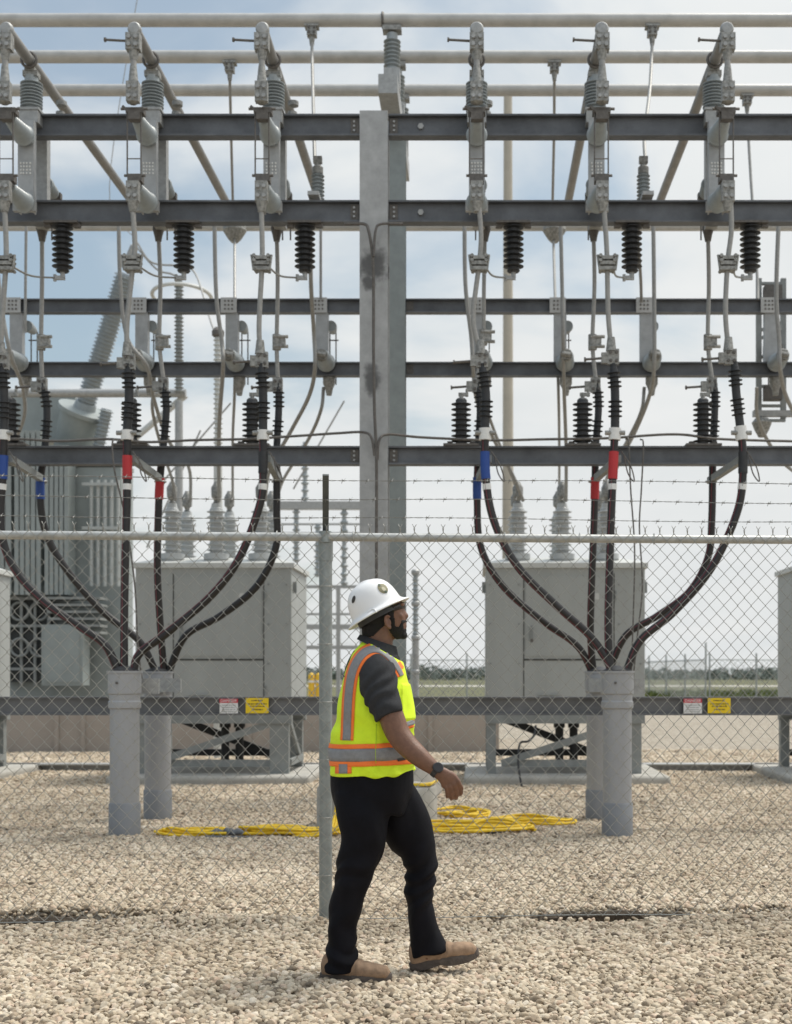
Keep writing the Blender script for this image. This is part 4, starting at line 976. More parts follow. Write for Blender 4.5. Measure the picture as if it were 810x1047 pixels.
# ------------------------------------------------------------ yellow extension cords
def coil(cx_, cy_, rx, ry, n, seed, rot=0., z0=.03, rad=.012):
    rg = np.random.default_rng(seed); P = []
    T = [(1+rg.uniform(-.4,.2), 1+rg.uniform(-.55,.35), rg.uniform(-.1,.1), rg.uniform(-.07,.07), rg.uniform(-.3,.3), rg.uniform(0,6.28)) for _ in range(n+1)]
    for k in range(n*30):
        a = k/30*2*math.pi; i = k//30; f = (k % 30)/30; f = f*f*(3-2*f)
        A = [T[i][q]*(1-f)+T[i+1][q]*f for q in range(6)]
        x = math.cos(a)*rx*A[0]+A[2]; y_ = math.sin(a)*ry*A[1]+A[3]; ro = rot+A[4]
        x, y_ = x*math.cos(ro)-y_*math.sin(ro), x*math.sin(ro)+y_*math.cos(ro)
        X_, Y_ = cx_+x, cy_+y_
        P.append(Vector((X_, Y_, gh(X_,Y_)+z0-.01+.007*i+.022*max(0,math.sin(a*1.5+A[5])))))
    return MB().tube(P, rad, 8)
r = thing('extension_cord', 'long bundled yellow extension cord lying left of the man, with grey plug ends', 'cord', (WX(240,11.2),11.2,0), 'yellow extension cords on the gravel')
part('cord', coil(WX(195,11.2),11.22,.27,.05,6,1,.03), M_yel, r); part('cord', coil(WX(282,11.25),11.28,.36,.075,8,2,-.03), M_yel, r)
P = [W(300,855,11.2),W(320,855,11.1),W(340,850,11.1),W(352,846,11.1),(WX(370,11.15),11.15,.05),(WX(420,11.1),11.1,.05)]
part('cord', MB().tube(spline(P), .013, 8).tube(spline([Vector(p)+Vector((0,.03,.015)) for p in P]), .013, 8), M_yel, r)
pg = MB()
for (px,py,dx,dy) in ((222,856,.1,.03),(232,851,.06,-.05),(243,855,.09,.02),(236,858,-.08,.03)):
    c = W(px,py,11.15); c.z = max(c.z,.045); pg.tube([c-Vector((dx/2,dy/2,.005)),c+Vector((0,0,.012)),c+Vector((dx/2,dy/2,0))],[.02,.03,.018],10)
pg.tube([W(210,858,11.1)+Vector((0,0,.02)),W(255,859,11.1)+Vector((0,0,.02))],.012,8)
part('plug', pg, mat('grey_plug_rubber',(.12,.13,.14),.6), r)
r = thing('extension_cord', 'yellow extension cord in loops draped over the pier behind the man', 'cord', (WX(345,11.6),11.6,0), 'yellow extension cords on the gravel')
for q in range(4):
    d = q*.03; part('cord', MB().tube(spline([W(338+3*q,855,11.2)+Vector((0,0,.02)),(WX(342+3*q,11.35),11.35,.15),(WX(348+3*q,11.5),11.47,.36),(WX(356+4*q,11.6),11.62,.40),(WX(400,11.8),11.75+d,.395),(WX(436,11.8),11.9-d,.39),(WX(446,12),12.25,.39)]), .013, 8), M_yel, r)
for (nm, cx_, cy_, rx, ry, n, sd_, ro, lb) in (
    ('extension_cord', WX(472,12.9), 12.85, .25,.36,4, 3, .0,'small open oval coil of yellow cord, the rearmost coil right of the man'),
    ('extension_cord', WX(485,11.55), 11.52, .50,.26,7, 5,.0,'wide flat coil of yellow cord lying nearest the camera right of the man'),
    ('extension_cord', WX(540,12.1), 12.1, .36,.24,6, 8,.1,'rightmost yellow cord coil beside the right pair of conduits')):
    r = thing(nm, lb, 'cord', (cx_,cy_,0), 'yellow extension cords on the gravel')
    part('cord', coil(cx_,cy_,rx,ry,n,sd_,ro), M_yel, r)
    if sd_ == 5:
        part('loop', MB().tube([Vector((WX(508,11.4)+.21*math.cos(a),11.42+.12*math.sin(a),.05+.07*max(0,math.sin(a)))) for a in np.linspace(0,6.28,30)], .012, 8), M_yel, r)
        part('plug', MB().tube([W(500,851,11.35),W(512,850,11.3)],[.03,.022],8).tube([W(506,856,11.3),W(518,855,11.3)],[.022,.018],8), MATS['grey_plug_rubber'], r)

# ------------------------------------------------------------ chain link fence
def FY(x): return 7.477+.0604*x
ZR = 2.124
fn_ = thing('chain_link_fence', 'galvanised chain link fence with barbed wire running across behind the man', 'fence', (WX(333,FY(-.835)), FY(-.835), 0))
Wd, Hd = .0805, .089
x0, x1 = -3.4, 2.75; ncol = int((x1-x0)/(Wd/2)); z0f = .015; nn = int((ZR+.035-z0f)/(Hd/2))
m_ = MB()
for c_ in range(ncol):
    xl = x0+c_*Wd/2; P = []
    wob = .0025*math.sin(c_*.7)
    for k in range(nn+1):
        right = (k+c_) % 2
        x = xl+(Wd/2+.0022 if right else -.0022)
        yo = -.034+(.0035 if right else -.0035)
        # short straight lead-ins give the woven knuckle look
        bulge = .004*mnoise.noise((x*2.3, k*.21, 0))
        P.append(Vector((x+wob+bulge*.6, FY(x)+yo+.006*mnoise.noise((x*1.3,k*.1,5)), z0f+k*Hd/2+bulge)))
    m_.tube(P, .0023, 5, False)
    if c_ % 2 == 0:      # twisted ends above the rail
        e = P[-1]; m_.tube([e, e+Vector((.003,0,.02)), e+Vector((-.004,0,.03)), e+Vector((-.011,0,.044))], .0019, 4); m_.tube([e, e+Vector((-.003,0,.02)), e+Vector((.004,0,.03)), e+Vector((.012,0,.042))], .0019, 4)
part('wire_mesh', m_, M_fence, fn_, ang=None)
part('top_rail', MB().cyl((x0,FY(x0),ZR),(x1,FY(x1),ZR),.0235,seg=18), M_rail, fn_)
# rail joint sleeves and wire ties
tm = MB()
for k in range(15):
    x = x0+.2+k*.42; tm.torus((x,FY(x)-.008,ZR),.031,.0025,(1,0,0),14,5)
part('wire_tie', tm, M_rail, fn_)
pxx = -.838
part('post', MB().cyl((pxx,FY(pxx)+.03,-.1),(pxx,FY(pxx)+.03,ZR+.03),.0365,seg=24), M_post, fn_)
part('post_collar', MB().cyl((pxx,FY(pxx)+.03,ZR-.13),(pxx,FY(pxx)+.03,ZR-.02),.041,seg=24).cyl((pxx,FY(pxx)+.005,ZR-.03),(pxx,FY(pxx)+.005,ZR+.032),.034,seg=20), M_post, fn_)
for k in range(6):
    zz = .25+k*.32; part('post_tie', MB().torus((pxx,FY(pxx)+.01,zz),.043,.002,(0,0,1),18,5), M_fence, fn_)
am = MB().bar((pxx,FY(pxx)+.03,ZR+.02),(pxx+.034,FY(pxx)-.27,ZR+.305),.034,.012,(0,0,1))
part('barb_arm', am, mat('shaded_barb_arm_steel',(.10,.11,.11),.5,.3), fn_)  # dark colour carries the shade on the arm's underside
for q, py in enumerate((490.5,510.5,530)):
    f_ = (1-.1-.33*q); yy0 = lambda x: FY(x)-.27*f_-.01
    z = WZ(py, 7.43-.27*f_)
    st = MB(); Pa = []; Pb = []
    n = 260
    for k in range(n+1):
        x = x0+(x1-x0)*k/n; sag = .006*math.sin(x*2.1+q); a = k*1.3
        Pa.append(Vector((x,yy0(x)+.0022*math.sin(a),z+sag+.0022*math.cos(a)))); Pb.append(Vector((x,yy0(x)-.0022*math.sin(a),z+sag-.0022*math.cos(a))))
    st.tube(Pa,.0014,4,False); st.tube(Pb,.0014,4,False)
    x = x0+.03*q
    while x < x1:
        c = Vector((x,yy0(x),z+.006*math.sin(x*2.1+q)))
        for s_ in (-1,1):
            st.tube([c+Vector((s_*.006,0,0))-Vector((0,.014,.006*s_)), c+Vector((s_*.004,0,.003)), c+Vector((s_*.01,.008,.014*s_))], .0014, 4)
        st.cyl(c-Vector((.007,0,0)),c+Vector((.007,0,0)),.0042,seg=6); x += .128
    part('barbed_wire', st, mat('barbed_wire_steel',(.20,.20,.19),.5,.4), fn_)
part('tension_wire', MB().tube([(x,FY(x)-.03,.015+.004*math.sin(x*3)) for x in np.linspace(x0,x1,60)], .0025, 5), M_frame, fn_)
#PERSON
# ------------------------------------------------------------ the walking person
YM = 5.97; SC = 229.5
def Q(px, py, dy=0.): return W(px, py, YM+dy)
M_skin = mat('brown_skin', (.165,.078,.045), .42, 0, .2, 45, .25, 300)
M_vest = mat('fluorescent_lime_mesh', (.70,.93,.02), .7, 0, .05, 30, .25, 260)
M_orange = mat('fluorescent_orange_trim', (.95,.20,.03), .65, 0, .05, 60)
M_silver = mat('silver_reflective_tape', (.24,.24,.245), .65, 0, .12, 60, spec=.3)
M_polo = mat('charcoal_polo_fabric', (.036,.037,.040), .85, 0, .15, 40, .3, 500, spec=.2)
M_trous = mat('black_trouser_fabric', (.0040,.0040,.0068), .68, 0, .3, 14, .3, 380, spec=.16)
M_hat = mat('white_hard_hat_shell', (.80,.80,.80), .28, 0, .02, 8)
M_hair = mat('black_hair', (.012,.010,.009), .8, 0, .4, 160, .8, 500)
M_boot = mat('tan_suede', (.30,.20,.13), .9, 0, .3, 22, .4, 300)
M_sole = mat('brown_rubber_sole', (.085,.068,.058), .8, 0, .3, 30, .4, 120)
M_gloss = mat('dark_glass_lens', (.015,.012,.012), .12, 0, .1)

def loft(mb, rings, seg=28, p=2.2):
    """rings: (centre, direction, in-plane radius, depth radius)"""
    vs = []; fs = []
    for c, d, a, b_ in rings:
        d = Vector(d).normalized(); yh = Vector((0,1,0)); yh = (yh-d*d.dot(yh)).normalized(); n_ = yh.cross(d)
        for k in range(seg):
            t = 2*math.pi*k/seg; ct, st = math.cos(t), math.sin(t)
            vs.append(Vector(c)+n_*a*math.copysign(abs(ct)**(2/p),ct)+yh*b_*math.copysign(abs(st)**(2/p),st))
    n = len(rings)
    for i in range(n-1):
        for k in range(seg):
            k2=(k+1)%seg; fs.append((i*seg+k,i*seg+k2,(i+1)*seg+k2,(i+1)*seg+k))
    fs.append(tuple(range(seg-1,-1,-1))); fs.append(tuple((n-1)*seg+k for k in range(seg)))
    return mb.add(vs, fs)
def limb(mb, pts_, seg=24, k=6, p=2.1):
    """pts_: (Vector, a, b) smoothly interpolated; rings follow the path"""
    A = spline([q[0] for q in pts_], k); B = spline([Vector((q[1], q[2], 0)) for q in pts_], k)
    rings = []
    for i in range(len(A)):
        d = A[min(i+1,len(A)-1)]-A[max(0,i-1)]
        rings.append((A[i], d, max(.001,B[i].x), max(.001,B[i].y)))
    return loft(mb, rings, seg, p)
def ell(mb, c, rx, ry, rz, pitch=0., seg=24):
    vs = []; fs = []; n = seg//2; rot = Matrix.Rotation(-pitch, 3, 'Y')
    for i in range(n+1):
        th = math.pi*i/n
        for k in range(seg):
            ph = 2*math.pi*k/seg
            vs.append(Vector(c)+rot@Vector((rx*math.sin(th)*math.cos(ph), ry*math.sin(th)*math.sin(ph), rz*math.cos(th))))
    for i in range(n):
        for k in range(seg):
            k2=(k+1)%seg; fs.append((i*seg+k,(i+1)*seg+k,(i+1)*seg+k2,i*seg+k2))
    return mb.add(vs, fs)
def solid(mb, voxel, smooth=4, fac=.5):
    me = bpy.data.meshes.new('tmp'); me.from_pydata([tuple(v) for v in mb.v], [], mb.f); me.update()
    bm = bmesh.new(); bm.from_mesh(me); bmesh.ops.remove_doubles(bm, verts=bm.verts, dist=1e-5); bmesh.ops.recalc_face_normals(bm, faces=bm.faces); bm.to_mesh(me); bm.free()
    o = bpy.data.objects.new('tmp', me); C.objects.link(o)
    r = o.modifiers.new('r','REMESH'); r.mode='VOXEL'; r.voxel_size = voxel
    if smooth: s_ = o.modifiers.new('s','SMOOTH'); s_.factor = fac; s_.iterations = smooth
    dg = bpy.context.evaluated_depsgraph_get(); out = bpy.data.meshes.new_from_object(o.evaluated_get(dg))
    bpy.data.objects.remove(o); bpy.data.meshes.remove(me); return out
def place(name, me, m, parent, subdiv=False):
    off = root_loc(parent); me.transform(Matrix.Translation(-off)); me.name = name
    me.materials.clear(); o = link_mesh(name, me, m, parent, True, None); return o
def displace(me, fn):
    nrm = [v.normal.copy() for v in me.vertices]
    for v, n_ in zip(me.vertices, nrm): v.co += n_*fn(v.co, n_)
    me.update()
def px_of(co): return CX+co.x/co.y*FPX, HY-(co.z-CH)/co.y*FPX
def inpoly(x, y, poly):
    c = False; j = len(poly)-1
    for i in range(len(poly)):
        if (poly[i][1] > y) != (poly[j][1] > y) and x < (poly[j][0]-poly[i][0])*(y-poly[i][1])/(poly[j][1]-poly[i][1])+poly[i][0]: c = not c
        j = i
    return c
def side_px(co): return CX+(co.x)/YM*FPX, HY-(co.z-CH)/YM*FPX

pr_root = thing('person', 'man in white hard hat and lime vest walking right in front of the fence', 'person', (WX(385,YM),YM,0))
# ---- body
px_ = 1/SC
bd = MB()
hp = R(20)
Hc = Q(388.5, 624)
ell(bd, Hc, .103, .077, .108, hp)
limb(bd, [(Q(397,612),.055,.062),(Q(398,622),.068,.066),(Q(401,632),.062,.060),(Q(403.5,641),.055,.053),(Q(405,648),.042,.042),(Q(406,653),.022,.028)])
ell(bd, Q(411.5,618.5), .014, .05, .010, hp)                     # brow ridge
limb(bd, [(Q(411,621),.006,.008),(Q(413.5,626),.008,.009),(Q(415.5,630),.010,.014),(Q(413.5,633),.006,.013)], 14)   # nose
ell(bd, Q(413.8,637.0), .0095, .024, .0055, hp); ell(bd, Q(414,640.6), .0105, .022, .0065, hp)   # lips
ell(bd, Q(412.3,649.5), .016, .024, .015, hp)                    # chin
for s_ in (-1, 1):
    ell(bd, Q(410,630)+Vector((0,s_*.036,0)), .012,.016,.016, hp)    # cheek
    e = Q(399,637)
    e.y = YM+s_*.076
    ear = MB()
    for q in np.linspace(-2.3, 1.9, 12):
        pass
    limb(ear, [(e+Vector((.006,s_*.002,.022)),.004,.004),(e+Vector((-.006,s_*.009,.029)),.0055,.005),(e+Vector((-.016,s_*.013,.020)),.006,.005),(e+Vector((-.016,s_*.013,.002)),.006,.005),(e+Vector((-.008,s_*.009,-.016)),.006,.005),(e+Vector((.003,s_*.004,-.025)),.008,.006),(e+Vector((.008,s_*.0,-.016)),.004,.004)], 10)
    ell(ear, e+Vector((-.003,s_*.003,.002)), .013, .005, .021, hp)
    bd.v, bd.f = (lambda a, b_: (a.v+b_.v, a.f+[tuple(i+len(a.v) for i in q) for q in b_.f]))(bd, ear)
limb(bd, [(Q(386,640),.066,.062),(Q(387,652),.066,.060),(Q(386,664),.068,.064),(Q(385,680),.09,.10)])      # neck
limb(bd, [(Q(385,672),.07,.10),(Q(384,690),.115,.155),(Q(382,720),.135,.155),(Q(381,760),.135,.14),(Q(378,800),.125,.145),(Q(376,815),.10,.13)])
def arm(path): limb(bd, path, 20)
arm([(Q(388,690,-.15),.055,.055),(Q(394,712,-.185),.046,.046),(Q(400,732,-.205),.055,.05),(Q(407,750,-.22),.053,.047),(Q(417,763,-.235),.049,.045),(Q(429,774,-.25),.043,.041),(Q(440,783,-.255),.034,.034),(Q(447,788.5,-.258),.0275,.024),(Q(451,792,-.26),.029,.020)])
arm([(Q(386,690,.15),.055,.055),(Q(383,720,.2),.056,.05),(Q(380,750,.235),.045,.045),(Q(376,775,.25),.04,.04),(Q(372,797,.255),.027,.026),(Q(371,803,.255),.028,.02)])
def hand(root, flip):
    """right hand: palm plus four unequal curled fingers and a thumb; flip mirrors it in depth"""
    s_ = flip; D = -.26 if s_ < 0 else .2
    def H(dx, dz, dd): return root+Vector((dx*px_*1.0, -s_*dd, -dz*px_))
    limb(bd, [(H(-1,-2,0),.028,.020),(H(4,2,.0),.034,.019),(H(8,6,.002),.041,.018),(H(10,10,.005),.040,.016),(H(11,13,.01),.030,.012)], 20)
    F = [((17.0,7),(20.3,13.5),(20.2,19),(19.2,21.5),.0098,.022,.042),
         ((13.2,9.5),(15.8,17),(15.6,23.0),(14.8,25.6),.0100,.028,.050),
         ((9.3,11.5),(11.0,19),(10.7,24.2),(10.2,26.2),.0096,.028,.050),
         ((5.6,12.5),(6.4,18.5),(6.3,22.5),(6.2,24.2),.0086,.024,.044)]
    for a, b_, c_, d_, r, c1, c2 in F:
        limb(bd, [(H(a[0]-2.5,a[1]-5,0),r*.8,r*.8),(H(a[0],a[1],-.004),r*1.12,r*1.1),(H((a[0]+b_[0])/2,(a[1]+b_[1])/2,.0),r*.98,r*.98),(H(b_[0],b_[1],c1*.35),r*1.03,r),(H((b_[0]+c_[0])/2,(b_[1]+c_[1])/2,c1*.75),r*.9,r*.9),(H(c_[0],c_[1],c1*1.1),r*.9,r*.88),(H(d_[0],d_[1]-.3,c2),r*.72,r*.72),(H(d_[0]-.2,d_[1]-.2,c2+.004),r*.3,r*.3)], 12, 4)
    limb(bd, [(H(4,1,.012),.014,.014),(H(11,2.5,.026),.0135,.013),(H(16.5,8,.036),.0115,.011),(H(18,14,.042),.0105,.010),(H(17.5,18,.045),.008,.008),(H(17.3,19,.046),.003,.003)], 12, 4)
hand(Q(450.5,791.5,-.26), -1)
hand(Q(370,800,.265)+Vector((-.02,0,0)), 1)
for s_, P_ in ((-.09, [(374,800),(370,850),(364,893),(354,925),(350,955),(348,995)]),(.09, [(392,800),(412,840),(428,880),(430,915),(433,950),(436,980)])):
    rr = (.06,.065,.055,.048,.042,.036); limb(bd, [(Q(a,b_,s_),r,r) for (a,b_),r in zip(P_,rr)])
bme = solid(bd, .0042, 3, .45)
# beard and hair from faces of the head, pushed outwards
def shell(name, me, polys, off, m, extra=lambda co: True):
    src = bmesh.new(); src.from_mesh(me); keep = []
    for f in src.faces:
        c = f.calc_center_median(); x, y_ = side_px(c)
        if not (extra(c) and any(inpoly(x,y_,p) for p in polys)): keep.append(f)
    bmesh.ops.delete(src, geom=keep, context='FACES')
    src.normal_update()
    bnd = {v.index for v in src.verts if v.is_boundary}
    for v in src.verts:
        k = .25 if v.is_boundary else 1
        v.co += v.normal*(off*k*(1+.35*mnoise.noise(v.co*140)))
    out = bpy.data.meshes.new(name); src.to_mesh(out); src.free(); return out
beard = shell('beard', bme, [[(399.5,620),(403.5,621),(404,632),(405,640.5),(408.5,641.5),(410.6,637),(411.5,634.6),(420,634.6),(420,635.6),(415,636.1),(412.6,638.5),(413.4,643.2),(421,643),(421,660),(409,658),(402,650),(397.5,643),(396,636)]], .0035, M_hair, lambda c: c.y > 5 and abs(c.y-YM) < .0760)
hair = shell('hair', bme, [[(355,606),(398,606),(399,622),(396.5,632),(394,640),(384,650),(371,655),(362,650),(355,640)]], .0055, M_hair, lambda c: abs(c.y-YM) < .0795)
body = place('body', bme, M_skin, pr_root)
place('beard', beard, M_hair, pr_root); place('hair', hair, M_hair, pr_root)
# ---- trousers
tb = MB()
limb(tb, [(Q(381,778),.180,.168),(Q(381,795),.185,.172),(Q(380,812),.180,.175),(Q(379,830),.150,.165)], 32)
limb(tb, [(Q(372,812,-.07),.13,.10),(Q(371.5,835,-.085),.118,.105),(Q(371.5,860,-.09),.101,.100),(Q(365.5,885,-.09),.089,.090),(Q(361,900,-.09),.080,.083),(Q(356,918,-.088),.071,.078),(Q(351.5,940,-.086),.066,.074),(Q(349.5,960,-.085),.064,.071),(Q(349,980,-.085),.074,.074),(Q(349.5,993,-.085),.082,.077)], 28)
limb(tb, [(Q(396,812,.07),.125,.10),(Q(408,832,.085),.124,.105),(Q(419,852,.09),.110,.100),(Q(427.5,872,.092),.085,.09),(Q(430.0,888,.093),.072,.083),(Q(429.0,905,.093),.066,.077),(Q(430,925,.092),.063,.072),(Q(432.5,945,.092),.066,.070),(Q(436.5,962,.092),.074,.072),(Q(439.5,975,.092),.084,.076)], 28)
tme = solid(tb, .0075, 5, .5)
def tfold(co, n_):
    h = .0035*mnoise.noise(co*7)
    z = co.z; x, y_ = side_px(co)
    # creases: diagonal folds at the knee, crotch and above the hems
    k1 = math.exp(-((y_-893)/24)**2); k2 = math.exp(-((y_-972)/20)**2); k3 = math.exp(-((y_-840)/30)**2); k4 = math.exp(-((y_-935)/22)**2)
    def ridge(v): return 1-2*abs(math.sin(v))**.55
    wv = mnoise.noise(co*5); wv2 = mnoise.noise(co*3.1+Vector((3,1,7)))
    w1 = ridge((z-co.x*.55+.14*wv)*34); w2 = ridge((z+.35*co.x+.16*wv)*30)
    w3 = ridge((z*.7+co.x*.9+.14*wv2)*24); w4 = ridge((z*.5-co.x*1.1+.12*wv)*22)
    m1 = max(0, .5+.9*mnoise.noise(co*4+Vector((9,2,1)))); m2 = max(0, .5+.9*mnoise.noise(co*4+Vector((1,8,3))))
    def fold(v): q = math.sin(v); return q*abs(q)**.4
    f1 = fold((z-co.x*.55+.16*wv)*62); f2 = fold((z+.35*co.x+.18*wv)*52); f3 = fold((z*.7+co.x*.9+.16*wv2)*46); f4 = fold((z*.55-co.x*1.1+.14*wv)*48)
    return h+.0085*k1*f1*(.35+m1)+.0085*k2*f2*(.35+m2)+.0065*k3*f3*(.3+m1)+.006*k4*f4*(.3+m2)+.0045*math.sin((co.x*1.2+z*.25+.15*wv2)*42)*.6
displace(tme, tfold)
trousers = place('trousers', tme, M_trous, pr_root)
# ---- polo shirt: collar and two sleeves
sb = MB()
for s_ in (-1, 1):
    limb(sb, [(Q(383,674,s_*.10),.05,.05),(Q(385,686,s_*.145),.080,.068),(Q(386.5,698,s_*.172),.083,.068),(Q(390,712,s_*.195),.076,.063),(Q(394,722,s_*.205),.069,.060),(Q(398.5,732.5,s_*.215),.0645,.058)], 28)
limb(sb, [(Q(385,668),.10,.13),(Q(383,690),.13,.165),(Q(382,740),.15,.155),(Q(381,780),.16,.155)], 28)
sme = solid(sb, .0065, 3, .5)
displace(sme, lambda co, n_: .003*mnoise.noise(co*9)+.004*math.sin((co.z*.7-co.x*1.1+.12*mnoise.noise(co*6))*85)*max(0,min(1,(1.55-abs(co.z-1.36)*4))))
shirt = place('shirt', sme, M_polo, pr_root)
def cr_ring(pts_, dep, th, hgt, name, m):
    mb = MB(); n_ = len(pts_)
    return mb
col_ = MB(); n_ = 40
vs = []
for ring, (k0, k1, off) in enumerate(((0,0,0),(0,1,.004),(1,1,.012),(1,0,.006))):
    for k in range(n_):
        t = 2*math.pi*k/n_
        # front of collar sits lower than the nape
        cx0, cy0 = 387, 656; fx = math.cos(t)
        top = Q(386.5+16.8*fx, 655+6.0*fx, 0); bot = Q(386.5+20.5*fx, 663.5+10*fx, 0)
        b_ = top if k0 == 0 else bot
        if k0 == 0: b_ = top+Vector((.004*fx*(1 if k1 else 0), 0, 0))
        rad_y = .070 if k0 == 0 else .100
        p = Vector((b_.x+(.005*fx if k1 else 0), YM+math.sin(t)*(rad_y+(.005 if k1 else 0)), b_.z)); vs.append(p)
fs = []
for r_i in range(4):
    a, b_ = r_i, (r_i+1) % 4
    for k in range(n_):
        k2 = (k+1) % n_; fs.append((a*n_+k, a*n_+k2, b_*n_+k2, b_*n_+k))
col_.add(vs, fs); part('collar', col_, M_polo, shirt, ang=60)
# ---- vest
vb = MB()
LV = [(655,371,402,.078),(660,367,405,.105),(667,361,409,.150),(675,357.5,411.5,.180),(686,353.5,414.5,.190),(700,350,418,.192),(718,346,421,.190),(738,342.5,423.5,.185),(757,338.5,425,.180),(775,337,425.5,.180),(787,336.8,425.5,.184),(792.5,337.3,425.5,.186)]
rg = [(Q((a+b_)/2,y_), (0,0,-1), (b_-a)/2*px_, dd) for y_,a,b_,dd in LV]
A = spline([Vector((r[0].x,r[0].z,0)) for r in rg],5); B = spline([Vector((r[2],r[3],0)) for r in rg],5)
loft(vb, [(Vector((a.x,YM,a.y)),(0,0,-1),b_.x,b_.y) for a,b_ in zip(A,B)], 44, 2.25)
vme = solid(vb, .0065, 4, .5)
def vfold(co, n_):
    x, y_ = side_px(co); low = min(1,max(0,(y_-690)/60))
    h = .004*mnoise.noise(co*6)+.0022*mnoise.noise(co*16)
    h += .0085*low*math.sin((co.x*.7+co.z*.5+.13*mnoise.noise(co*3.2))*52+co.y*9)*(.5+.5*mnoise.noise(co*2.1+Vector((4,1,2))))
    h += .003*math.sin((co.z*1.3+co.x*.6+.2*mnoise.noise(co*3))*36)*low
    if x > 412 and 700 < y_ < 735: h += .006
    if x > 415 and 740 < y_ < 752: h += .004
    return h
displace(vme, vfold)
# bevelled hem: drop the vest's front hem a little higher than the back
for v_ in vme.vertices:
    x, y_ = side_px(v_.co)
    if y_ > 778: v_.co.z += max(0,(x-395)/30)*4.5*px_*min(1,(y_-778)/10)
vme.update()
for v_ in vme.vertices:      # sloping neckline, lower at the throat
    x, y_ = side_px(v_.co); lim = 652+max(0,x-370)*.60-min(0,x-370)*-.2
    if y_ < lim: v_.co.z = WZ(lim, YM)
vme.update()
bm = bmesh.new(); bm.from_mesh(vme); vt_ = BVHTree.FromBMesh(bm)
vest = place('vest', vme, M_vest, pr_root)
def ray_px(px, py, tree, off):
    o_ = Vector((0,0,CH)); d = (W(px,py,6)-o_).normalized(); h = tree.ray_cast(o_, d)
    return None if h[0] is None else h[0]+h[1]*off*(1 if h[1].y < 0 else -1)
def strip(path, hw, off, m, name, parent, tree=None, nw=5, k=10, o0=0., taper=0.):
    """ribbon laid on the vest following a side-view path; hw half width in photo px, o0 lateral offset"""
    tree = tree or vt_; P = spline([Vector((a,b_,0)) for a,b_ in path], k); mb = MB(); rows = []
    for i,p in enumerate(P):
        d = (P[min(i+1,len(P)-1)]-P[max(0,i-1)]).normalized(); n_ = Vector((-d.y,d.x,0)); row = []
        for j in range(nw):
            q = p+n_*(o0+hw*(1-taper*max(0,i/len(P)-.5)*2)*(2*j/(nw-1)-1)); row.append(ray_px(q.x,q.y,tree,off))
        rows.append(row)
    for i in range(len(rows)-1):
        for j in range(nw-1):
            c4 = (rows[i][j],rows[i][j+1],rows[i+1][j+1],rows[i+1][j])
            if all(c is not None for c in c4) and max((c4[a]-c4[(a+1)%4]).length for a in range(4)) < .05:
                mb.add(c4,[(0,1,2,3)])
    # weld
    o = part(name, mb, m, parent, ang=None)
    b2 = bmesh.new(); b2.from_mesh(o.data); bmesh.ops.remove_doubles(b2, verts=b2.verts, dist=1e-4); b2.to_mesh(o.data); b2.free(); o.data.shade_smooth()
    sf = o.modifiers.new('solid','SOLIDIFY'); sf.thickness = .0012; sf.offset = 0
    return o
sh = [(355,757),(356,735),(357.2,712),(360,692),(365,678),(373,668),(383,664.5),(392,667.5),(400,675),(406.5,684),(410,691)]
strip(sh, 6.6, .0030, M_orange, 'shoulder_trim', vest, taper=.12); strip(sh, 3.9, .0050, M_silver, 'shoulder_tape', vest, taper=.5)
# horizontal bands all around
axis = Vector((WX(381,YM), YM, 0))
def band(py0, py1, off, m, name, slope=0.):
    mb = MB(); na_ = 96; rows = []
    for j in range(4):
        py = py0+(py1-py0)*j/3; row = []
        for k in range(na_):
            t = 2*math.pi*k/na_; z = WZ(py,YM)+slope*math.cos(t)
            d = Vector((math.cos(t),math.sin(t),0)); o_ = Vector((axis.x,axis.y,z))+d*.6
            h = vt_.ray_cast(o_, -d); row.append((h[0]+h[1]*off) if h[0] else o_-d*.4)
        rows.append(row)
    for j in range(3):
        for k in range(na_):
            k2=(k+1)%na_; mb.add((rows[j][k],rows[j][k2],rows[j+1][k2],rows[j+1][k]),[(0,1,2,3)])
    o = part(name, mb, m, vest, ang=None)
    b2 = bmesh.new(); b2.from_mesh(o.data); bmesh.ops.remove_doubles(b2, verts=b2.verts, dist=1e-4); b2.to_mesh(o.data); b2.free(); o.data.shade_smooth()
    sf = o.modifiers.new('solid','SOLIDIFY'); sf.thickness = .0012; sf.offset = 0
band(758.5,763.2,.003,M_orange,'waist_trim',.006); band(763.2,775.8,.0035,M_silver,'waist_tape',.006); band(775.8,780.8,.003,M_orange,'waist_trim',.006)
strip([(351.5,781.5),(351.5,791)], 8.2, .0028, M_orange, 'hem_patch', vest, k=6); strip([(351.5,781.5),(351.5,791)], 4.2, .0045, M_silver, 'hem_tape', vest, k=6)
strip([(411,744),(424,739)], 3.6, .003, M_orange, 'chest_trim', vest, k=6); strip([(411,742),(423,738)], 2.4, .0045, M_silver, 'chest_tape', vest, k=6)
strip([(347,690),(352,688)], .8, .003, M_ink, 'back_mark', vest, k=6); strip([(348,693),(353,691.5)], .7, .003, M_ink, 'back_mark', vest, k=6)
strip([(406,777.5),(414,775.5)], 1.3, .0055, M_ink, 'size_tag', vest, k=6)
strip([(384,781),(384.5,770),(385,740)], .25, .0045, mat('vest_seam',(.42,.62,.02),.8), 'side_seam', vest, k=6)
